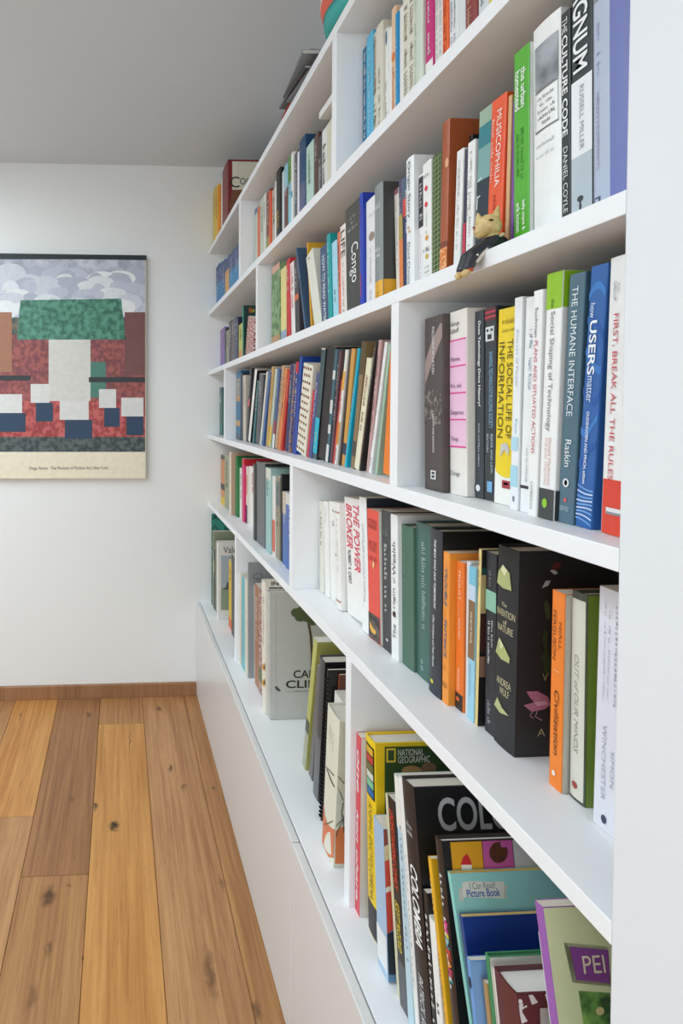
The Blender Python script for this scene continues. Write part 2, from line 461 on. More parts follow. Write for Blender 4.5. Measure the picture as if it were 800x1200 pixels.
# ------------------------------------------------------------------ books
ORD = ['zeroth', 'first', 'second', 'third', 'fourth', 'fifth', 'sixth', 'seventh', 'eighth', 'ninth', 'tenth', 'eleventh', 'twelfth',
       'thirteenth', 'fourteenth', 'fifteenth', 'sixteenth', 'seventeenth', 'eighteenth', 'nineteenth']
def ordinal(n):
    if n < 20: return ORD[n]
    t = {2: 'twent', 3: 'thirt', 4: 'fort'}[n // 10]
    return t + 'ieth' if n % 10 == 0 else t + 'y-' + ORD[n % 10]
def lum(c):
    r, g, b = lin(c); return .3 * r + .6 * g + .1 * b

BOOK = {}
class Rec: pass
def spine_x(rec, y):
    """outward bulge of a hardback's rounded spine"""
    if not rec.hb: return 0.0
    q = 2 * (-y / rec.t) - 1
    return -rec.bulge * (1 - q * q)
def cover_mesh(t, h, d, hb, bulge):
    """U-shaped cover: two boards and the spine, seen from above, extruded upward"""
    c = 0.0022 if hb else 0.0006
    c = min(c, t * 0.2)
    outer, inner = [(d, 0.0)], [(d, -c)]
    n = 6 if hb else 2
    if hb:
        outer.append((.006, 0.0)); inner.append((.006, -c))
        for k in range(n + 1):
            q = k / n
            y = -t * q
            xo = -bulge * (1 - (2 * q - 1) ** 2)
            outer.append((xo, y)); inner.append((xo + c * .8, -c - (t - 2 * c) * q))
        outer.append((.006, -t)); inner.append((.006, -t + c))
    else:
        r = min(.0012, t * .2)
        outer += [(r, 0.0), (r * .3, -r * .3), (0, -r), (0, -t + r), (r * .3, -t + r * .3), (r, -t)]
        inner += [(r + c, -c), (c, -c - r * .2), (c, -c - r * .4), (c, -t + c + r * .4), (c, -t + c + r * .2), (r + c, -t + c)]
    outer.append((d, -t)); inner.append((d, -t + c))
    N = len(outer)
    V = [(x, y, 0) for x, y in outer] + [(x, y, 0) for x, y in inner] + [(x, y, h) for x, y in outer] + [(x, y, h) for x, y in inner]
    Fc = []
    for i in range(N - 1):
        Fc.append((i, i + 1, 2 * N + i + 1, 2 * N + i))
        Fc.append((N + i + 1, N + i, 3 * N + i, 3 * N + i + 1))
        Fc.append((2 * N + i, 2 * N + i + 1, 3 * N + i + 1, 3 * N + i))
        Fc.append((i + 1, i, N + i, N + i + 1))
    Fc.append((0, 2 * N, 3 * N, N)); Fc.append((N - 1, 2 * N - 1, 4 * N - 1, 3 * N - 1))
    return mesh('cover', V, Fc), c
EPS = 0.00035
def patch_spine(rec, f0, f1, a, b, col, name='spine_panel', lift=1.0, mat=None):
    """printed panel on the spine; f from the top, a..b across from the far edge"""
    z1, z0 = rec.h * (1 - f0), rec.h * (1 - f1)
    n = 6 if rec.hb else 1
    V, Fc = [], []
    for k in range(n + 1):
        y = -rec.t * (a + (b - a) * k / n)
        x = spine_x(rec, y) - EPS * lift
        V += [(x, y, z0), (x, y, z1)]
    for k in range(n):
        Fc.append((2 * k, 2 * k + 2, 2 * k + 3, 2 * k + 1))
    return obj(name, mesh(name, V, Fc), rec.c, mat or mat_cover(col))
def spine_print(rec, verts, faces, f0, f1, a, b, col, mode, name='lettering', lift=2.2):
    """map a 0..1 drawing on to the spine"""
    z1, z0 = rec.h * (1 - f0), rec.h * (1 - f1)
    V = []
    for (u, v) in verts:
        if mode == 'd': z = z1 + (z0 - z1) * u; q = a + (b - a) * v
        elif mode == 'u': z = z0 + (z1 - z0) * u; q = b - (b - a) * v
        else: z = z0 + (z1 - z0) * v; q = a + (b - a) * u
        y = -rec.t * q
        V.append((spine_x(rec, y) - EPS * lift, y, z))
    return obj(name, mesh(name, V, faces), rec.c, mat_ink(col))
def spine_text(rec, s, f0, f1, a, b, col, mode='d', style=''):
    v, f = glyphs(s, style)
    return spine_print(rec, v, f, f0, f1, a, b, col, mode)
def spine_marks(rec, f0, f1, a, b, col, n=14, mode='d'):
    v, f = scribble(n, hash((rec.key, round(f0 * 100))) % 10007 if False else int(f0 * 1000) + n * 31 + int(rec.t * 1e5))
    return spine_print(rec, v, f, f0, f1, a, b, col, mode)
def spine_blob(rec, fc, ac, rf, ra, col, n=14, name='emblem'):
    V = [(.5 + .5 * math.cos(2 * math.pi * k / n), .5 + .5 * math.sin(2 * math.pi * k / n)) for k in range(n)]
    return spine_print(rec, V, [tuple(range(n))], fc - rf, fc + rf, ac - ra, ac + ra, col, 'h', name, 2.0)
# drawings on the front cover that faces the camera, given where the photograph shows them
def near_local(rec, px, py):
    n = rec.M.to_3x3() @ Vector((0, -1, 0)); p0 = rec.M @ Vector((0, -rec.t, 0))
    d = ray(px, py)
    p = CAM + d * ((p0 - CAM).dot(n) / d.dot(n))
    q = rec.M.inverted() @ p
    return q.x, q.z
def spine_local(rec, px, py):
    n = rec.M.to_3x3() @ Vector((-1, 0, 0)); p0 = rec.M @ Vector((0, 0, 0))
    d = ray(px, py)
    p = CAM + d * ((p0 - CAM).dot(n) / d.dot(n))
    q = rec.M.inverted() @ p
    return -q.y / rec.t, 1 - q.z / rec.h
def cover_poly(rec, pts, col, name='cover_print', lift=1.0, mat=None, parent=None):
    V = []
    for (px, py) in pts:
        x, z = near_local(rec, px, py)
        V.append((min(max(x, .0006), rec.d - .0005), -rec.t - EPS * lift, min(max(z, .0005), rec.h - .0005)))
    return obj(name, mesh(name, V, [tuple(range(len(V)))]), parent or rec.c, mat or mat_cover(col))
def cover_full(rec, col, x0=0.0, x1=1.0, f0=0.0, f1=1.0, name='cover_print', lift=1.0, mat=None):
    x0, x1 = rec.d * x0 + .0004, rec.d * x1 - .0003
    z1, z0 = rec.h * (1 - f0) - .0004, rec.h * (1 - f1) + .0004
    y = -rec.t - EPS * lift
    return obj(name, mesh(name, [(x0, y, z0), (x1, y, z0), (x1, y, z1), (x0, y, z1)], [(0, 1, 2, 3)]), rec.c, mat or mat_cover(col))
def cover_text(rec, s, px0, py0, px1, py1, col, style='', lift=2.2):
    x0, z1 = near_local(rec, px0, py0); x1, z0 = near_local(rec, px1, py1)
    v, f = glyphs(s, style)
    V = [(x0 + (x1 - x0) * u, -rec.t - EPS * lift, z0 + (z1 - z0) * w) for u, w in v]
    return obj('lettering', mesh('lettering', V, f), rec.c, mat_ink(col))
def cover_ellipse(rec, cx, cy, rx, ry, col, n=20, lift=1.6, name='cover_print', mat=None):
    return cover_poly(rec, [(cx + rx * math.cos(2 * math.pi * k / n), cy + ry * math.sin(2 * math.pi * k / n)) for k in range(n)], col, name, lift, mat)

def build_book(key, X, Y, z, t, h, d, lean, col, desc, op):
    rec = Rec(); rec.key = key
    rec.hb = bool(op.get('hb')); rec.t, rec.h, rec.d = t, h, d
    rec.bulge = min(.0016, t * .07) if rec.hb else 0.0
    a = -math.atan(lean)
    rec.o = empty('hardback_book' if rec.hb else 'paperback_book')
    zz = z + .0002 + (t * math.sin(a) if a > 0 else 0.0)
    rec.o.location = (X, Y, zz); rec.o.rotation_euler = (a, 0, 0)
    rec.M = Matrix.Translation((X, Y, zz)) @ Matrix.Rotation(a, 4, 'X')
    me, c = cover_mesh(t, h, d, rec.hb, rec.bulge)
    rough = op.get('rough', 0.38)
    rec.c = obj('cover', me, rec.o, op.get('mat') or mat_cover(col, rough))
    i = .0035 if rec.hb else .0004
    obj('page_block', box_mesh(c * 1.2, d - (i if rec.hb else .0006), -t + c * 1.02, -c * 1.02, i, h - i), rec.o, mat_pages(op.get('pg', '#e9e2d2')))
    if op.get('cov'): cover_full(rec, op['cov'])
    for kb, b_ in enumerate(op.get('bands', ())):
        f0, f1, bc = b_[:3]
        patch_spine(rec, f0, f1, 0.02, 0.98, bc, lift=0.7 + .2 * kb)
        if len(b_) > 3: cover_full(rec, bc, 0, 1, f0, f1, lift=1.5)
    for tx in op.get('txt', ()):
        spine_text(rec, *tx)
    for mk in op.get('mk', ()):
        spine_marks(rec, *mk)
    for bl in op.get('dots', ()):
        spine_blob(rec, *bl)
    if not op.get('txt') and not op.get('mk') and not op.get('plain') and t > .006:
        ink = op.get('ink') or ('#e8e6e0' if lum(col) < .28 else '#4a4642')
        spine_marks(rec, .12, .12 + .5 * (.7 + .3 * math.sin(t * 4000)), .3, .68, ink, 16)
    if op.get('key'): BOOK[op['key']] = rec
    return rec

def fill_bay(bay, group, zshelf, items, xr_end=None, y_end=None, ztop=None, ymax=None):
    L = []
    for it in items:
        xb, xt, yt, last, col, desc = it[:6]
        op = it[6] if len(it) > 6 else {}
        if last > 5:
            p = hit_z(xb, last, zshelf); X, Yb = p.x, p.y
            if X < D - .01: X = D + .004; Yb = hit_x(xb, last, X).y
            X = min(X, D + .09)
            Yb = hit_x(xb, proj((X, Yb, zshelf))[1], X).y
        else:
            X = D + last
            if 'bp' in op: pass
            y0 = hit_x(xb, yt, X).y
            Yb = hit_x(xb, proj((X, y0, zshelf))[1], X).y
        pt = hit_x(xt, yt, X)
        if 'bp' in op:
            pb = hit_x(op['bp'][0], op['bp'][1], X)
            k = (zshelf - pt.z) / (pb.z - pt.z)
            Yb = pt.y + (pb.y - pt.y) * k
        lean = (pt.y - Yb) / max(.03, pt.z - zshelf)
        hh = (pt.z - zshelf) / math.cos(math.atan(lean))
        if op.get('h'): hh = op['h']
        if op.get('ln') is not None: lean = op['ln']
        L.append([X, Yb, hh, lean, col, desc, op])
    if ymax is not None:
        for e in L: e[1] = min(e[1], ymax - .0006)
    for i, e in enumerate(L):                     # keep the far edges in order along the shelf
        if i and L[i - 1][1] - e[1] < .0065: e[1] = L[i - 1][1] - .0065
    lim = y_end + .0006 if y_end is not None else None
    if lim is not None and L[-1][1] - lim < .006:  # squeeze back inside the bay
        e = L[-1]; e[1] = lim + .010
        for i in range(len(L) - 2, -1, -1):
            if L[i][1] - L[i + 1][1] < .0065: L[i][1] = L[i + 1][1] + .0065
    for i, e in enumerate(L):
        X, Yb, hh, lean, col, desc, op = e
        if i == 0 and lean > 0 and ymax is not None:
            e[3] = lean = min(lean, (ymax - .001 - Yb) / hh if hh else 0)
        if ztop is not None and hh * math.cos(math.atan(lean)) > ztop - zshelf - .004:
            e[2] = hh = ztop - zshelf - .004
    last = L[-1]
    if y_end is not None and last[3] < 0:          # the last book may lean as far as the upright beside it
        tl = min(.012, max(.005, (last[1] - y_end) * .6))
        last[3] = max(last[3], -max(0, last[1] - tl - .001 - y_end) / last[2])
    if last[3] < 0:
        for i in range(len(L) - 2, -1, -1):
            e, n = L[i], L[i + 1]
            hm = min(e[2], n[2]); tb = e[1] - n[1]
            if tb + (e[3] - n[3]) * hm < .0062: e[3] = n[3] + (.0062 - tb) / hm
    else:
        for i in range(len(L) - 1):
            e, n = L[i], L[i + 1]
            hm = min(e[2], n[2]); tb = e[1] - n[1]
            if tb + (e[3] - n[3]) * hm < .0062: n[3] = e[3] + (tb - .0062) / hm
    for i, e in enumerate(L):
        X, Yb, hh, lean, col, desc, op = e
        if i + 1 < len(L):
            Xn, Yn, hn, ln = L[i + 1][:4]
            hm = min(hh, hn)
            t = min(Yb - Yn, (Yb + lean * hm) - (Yn + ln * hm)) * math.cos(math.atan(lean)) - .0004
            t -= .0009 if (lean < -.004 or ln < -.004) else 0
            if ln < 0: t -= ln * ln * ((Yn - L[i + 2][1]) if i + 2 < len(L) else .012)
        else:
            yn = hit_x(xr_end, proj((X, Yb, zshelf))[1], X).y if xr_end else y_end
            if y_end is not None: yn = max(yn, y_end + .0004)
            t = Yb - yn - .0004
            if lean < 0 and y_end is not None: t = min(t, Yb + lean * hh - y_end - .0008)
        t = min(max(t, .0045), op.get('tmax', .09))
        d = op.get('d', (.165 if op.get('hb') else .135) * min(1.15, max(.8, hh / .21)))
        d = min(d, XBACK - X - .004)
        key = '%s_%d' % (group, i)
        rec = build_book(key, X, Yb, zshelf, t, hh, d, lean, col, desc, op)
        tag(rec.o, '%s, %s from left %s' % (desc, ordinal(i + 1), bay), 'book', group)
        rec.i = i
W_, K_, C_ = '#f2f1ec', '#1d1c1e', '#e9e0cc'
# top of the bookcase
fill_bay('on bookcase top', 'books standing on top of the bookcase', ZA + TH, [
    (249.7, 249.7, 224.5, .016, '#e6c944', 'bright yellow paperback with dark lettering', {'ink': '#6b5518'}),
    (252.3, 252.3, 223, .016, '#eeb93a', 'amber paperback with red lettering', {'ink': '#a8452a'}),
    (255.6, 255.6, 219, .016, '#f0992f', 'orange paperback by white spine', {'plain': 1}),
    (258.7, 258.7, 214, .026, W_, 'thin white spine beside dark red hardback', {'plain': 1, 'tmax': .02}),
    (260.6, 260.6, 202.5, .013, '#7e1f20', 'dark red cookbook with cream front cover', {'hb': 1, 'key': 'coo', 'd': .21, 'tmax': .11, 'plain': 1}),
], y_end=hit_x(267.4, 230, D + .013).y, ymax=YFAR)
# first row
ZS = ZB + TH
blue = {'bands': [(0, .42, '#44527e')], 'mk': [(.12, .62, .25, .7, '#b9c6da', 10)]}
fill_bay("in first row's far bay", "blue volumes in the first row's far bay", ZS, [
    (253.6, 253.2, 314.5, .030, '#1f7fb2', 'blue reference volume nearest the far wall', dict(blue)),
    (257.2, 257, 311, .030, '#1d78ad', 'blue volume with slate top', dict(blue)),
    (260.2, 260, 309, .030, '#1d78ad', 'blue volume beside orange panel', dict(blue)),
    (263.8, 263.6, 306, .030, '#1f7fb2', 'blue volume with orange spine panel', {'bands': [(0, .3, '#44527e'), (.3, .97, '#dda55a')], 'plain': 1}),
    (268.7, 268.5, 300.5, .030, '#1a86bd', 'blue volume with white lettering', dict(blue)),
    (274.4, 274.2, 293, .030, '#1a86bd', 'blue volume against the divider', dict(blue)),
], y_end=DIV['1a'][0], ztop=ZA, ymax=YFAR)
fill_bay("in first row's middle bay", "books in the first row's middle bay", ZS, [
    (298.5, 298.5, 246.5, .045, '#c3cbb9', 'pale sage thin book with blue top', {'bands': [(0, .08, '#3d6c96')], 'plain': 1}),
    (301.6, 301.6, 244.5, .045, '#e2683a', 'thin orange-red book', {'plain': 1}),
    (304.4, 304.4, 236, .047, '#c8cfbe', 'pale grey-green paperback', {'ink': '#8a9182'}),
    (309, 309, 229, .045, '#dfe1d6', 'off-white paperback with speckled spine', {}),
    (312, 312, 227.5, .047, '#7d3c2e', 'brown-red book with floral foot', {'bands': [(.62, 1, '#9a9a55')]}),
    (315, 315, 225.5, .043, '#e4572f', 'vivid orange-red paperback with white lettering', {}),
    (318.6, 318.6, 224.5, .047, '#c4b9a8', 'beige paperback beside orange-red book', {}),
    (322, 322, 214, .043, '#f0efe8', 'thin white spine beside black hardback', {'plain': 1}),
    (323.6, 323.6, 203, .042, '#23221f', 'black hardback with gold lettering', {'hb': 1, 'mk': [(.5, .72, .2, .5, '#d8b04a', 6), (.5, .72, .55, .8, '#d8b04a', 6)]}),
    (330.3, 330.3, 203, .046, '#d7dfe0', 'thin pale grey book', {'plain': 1}),
    (333, 333, 196, .045, '#6b3b34', 'brown book with light blue top', {'bands': [(0, .3, '#8cc6da')]}),
    (337.6, 337.6, 187, .045, '#8fd0e0', 'pale cyan book with green top', {'bands': [(0, .3, '#5b9a3c')]}),
    (341, 341, 180.5, .043, W_, 'white book with blue emblem', {'dots': [(.48, .5, .04, .35, '#2f8fb5')], 'plain': 1}),
    (345, 345, 181.5, .047, '#57585a', 'dark grey picture-spine book', {}),
    (348.2, 348.2, 180, .045, '#eceaf0', 'thin white book beside navy volume', {'plain': 1}),
    (350.6, 350.6, 168, .043, '#1f4a70', 'thick navy hardback with mauve lower half', {'hb': 1, 'bands': [(.5, 1, '#5b6486')], 'plain': 1}),
    (358.6, 358.6, 174.5, .044, '#bfd9cb', 'mint green book with faint lettering', {'ink': '#7f9f92'}),
    (368, 368, 161, .046, '#5c3a36', 'mottled brown book', {}),
    (373, 373, 162.5, .046, '#3c3d3f', 'charcoal book with white dashes', {'mk': [(.3, .95, .2, .8, '#e8e8e4', 22)]}),
    (377, 377, 155.5, .045, '#e6e5e0', 'white book with black striped spine', {'mk': [(.2, .95, .2, .75, '#26262a', 24)]}),
    (382.8, 382.8, 147, .044, '#ded8bd', 'cream book against the divider', {'plain': 1}),
], y_end=DIV['1b'][0], ztop=ZA, ymax=DIV['1a'][1])
fill_bay("in first row's near bay", "books in the first row's near bay", ZS, [
    (424.5, 424.5, 60, .047, '#176a93', 'deep blue book with white lettering', {'mk': [(.05, .75, .3, .72, W_, 30), (.85, .97, .3, .7, W_, 5)]}),
    (429.1, 429.1, 46, .044, '#58b7da', 'sky blue book with pale lettering', {'mk': [(.1, .9, .35, .68, '#b8e2ef', 26)]}),
    (437.5, 437.5, 41.5, .045, '#d8d2bc', 'cream book with brown speckled edge', {'mk': [(.03, .97, .2, .8, '#6b5a44', 40)]}),
    (440.6, 440.6, 35, .043, '#dcd6c3', 'thick beige hardback with small print', {'hb': 1, 'mk': [(.35, .97, .5, .75, '#8a8272', 30)]}),
    (451, 451, 36, .046, '#eeeeea', 'white book with blue bird emblem', {'dots': [(.08, .5, .06, .22, '#3d7391')], 'mk': [(.45, .95, .3, .7, '#8a8a88', 20)]}),
    (455.4, 455.4, 35, .047, '#f3f1ec', 'thin white book beside peach spine', {'plain': 1}),
    (458.5, 458.5, 13, .045, '#ecc7a2', 'peach book with orange lettering', {'dots': [(.37, .5, .035, .4, '#e8833a')], 'mk': [(.45, .97, .3, .75, '#dd7c40', 26)]}),
    (462.8, 462.8, 18, .044, '#1490c4', 'bright blue book between peach and white', {'mk': [(.2, .85, .45, .75, '#9fd6ec', 26)]}),
    (468, 468, 11, .046, '#f1f0ea', 'white book beside bright blue spine', {'plain': 1}),
    (471.6, 471.6, -2, .044, '#e6e2cf', 'cream book with rows of small print', {'mk': [(.1, .97, .15, .4, '#9a957f', 30), (.1, .97, .6, .85, '#9a957f', 30)]}),
    (485.3, 485.3, -12, .042, '#d3decb', 'pale green hardback', {'hb': 1, 'mk': [(.1, .9, .15, .3, '#a9b9a2', 30)], 'dots': [(.85, .85, .05, .16, '#8fb08c')]}),
    (498.5, 498.3, -22, .045, '#cf2a7c', 'magenta and black paperback', {'bands': [(.66, .74, W_), (.74, 1, '#23272e')], 'mk': [(.2, .62, .35, .7, W_, 12), (.78, .96, .4, .7, '#b9c0c4', 6)]}),
    (509.3, 509.3, -26, .047, '#e9e7e0', 'white book with grey printed columns', {'mk': [(.1, .9, .2, .42, '#a6a49e', 34), (.1, .9, .6, .82, '#a6a49e', 34)]}),
    (518.3, 518, -32, .045, '#ec6423', 'orange paperback with dark orange print', {'mk': [(.2, .95, .3, .7, '#b8431a', 24)]}),
    (526.5, 526, -40, .046, '#e8e9e9', 'white book with two grey title lines', {'mk': [(.1, .95, .2, .38, '#9aa0a4', 26), (.1, .95, .55, .73, '#9aa0a4', 26)]}),
    (537.5, 537, -48, .046, '#dfe3e3', 'plain pale grey book', {'plain': 1}),
    (545.8, 545, -56, .044, '#8e3a34', 'brick red hardback with gold print', {'hb': 1, 'mk': [(.3, .97, .3, .6, '#d8c3a0', 20)]}),
    (560.5, 560, -70, .045, '#dadfe2', 'pale grey book by red spine', {'mk': [(.2, .97, .3, .6, '#4a5260', 20)]}),
    (572.5, 572, -82, .045, '#e5d24a', 'yellow book near the frame top', {'plain': 1}),
    (578.5, 578, -88, .045, '#ecebe7', 'white book near the frame top', {'plain': 1}),
], xr_end=590, ztop=ZA, ymax=DIV['1b'][1])
# second row
ZS = ZC + TH
fill_bay("in second row's far bay", "books in the second row's far bay", ZS, [
    (258.2, 258.2, 387, .048, '#8c6aa8', 'purple paperback near far wall', {'ink': '#c9b6da'}),
    (263.1, 263.1, 386, .048, '#22262a', 'black paperback with teal foot', {'bands': [(.55, 1, '#3f6468')], 'plain': 1}),
    (265.1, 265.1, 388.5, .048, '#a59c86', 'beige-grey speckled paperback', {}),
    (268.2, 268.2, 377.5, .047, '#4c4246', 'tall dark plum book', {}),
    (271.1, 271.1, 376.5, .047, '#6b5a5a', 'taupe brown book', {}),
    (274.1, 274.1, 373.5, .046, '#4d5570', 'slate blue book', {}),
    (277, 277, 373, .046, '#2a2f45', 'navy black book', {}),
    (279.6, 279.6, 381.5, .048, '#c6c65e', 'yellow-green book with orange foot', {'bands': [(.68, .86, '#d99a4c')]}),
    (284, 284, 359, .044, '#1f8a78', 'tall teal hardback with dark picture cover', {'hb': 1, 'cov': '#22403c', 'plain': 1, 'key': 'teal', 'tmax': .03, 'd': .2}),
    (287.2, 290.6, 379, .049, '#c9a79c', 'leaning patterned red and white book', {'mat': mat_pattern('#e6ddd2', '#a8493f', 160, 'noise', .44, .5), 'plain': 1}),
], y_end=DIV['2a'][0], ztop=ZB, ymax=YFAR)
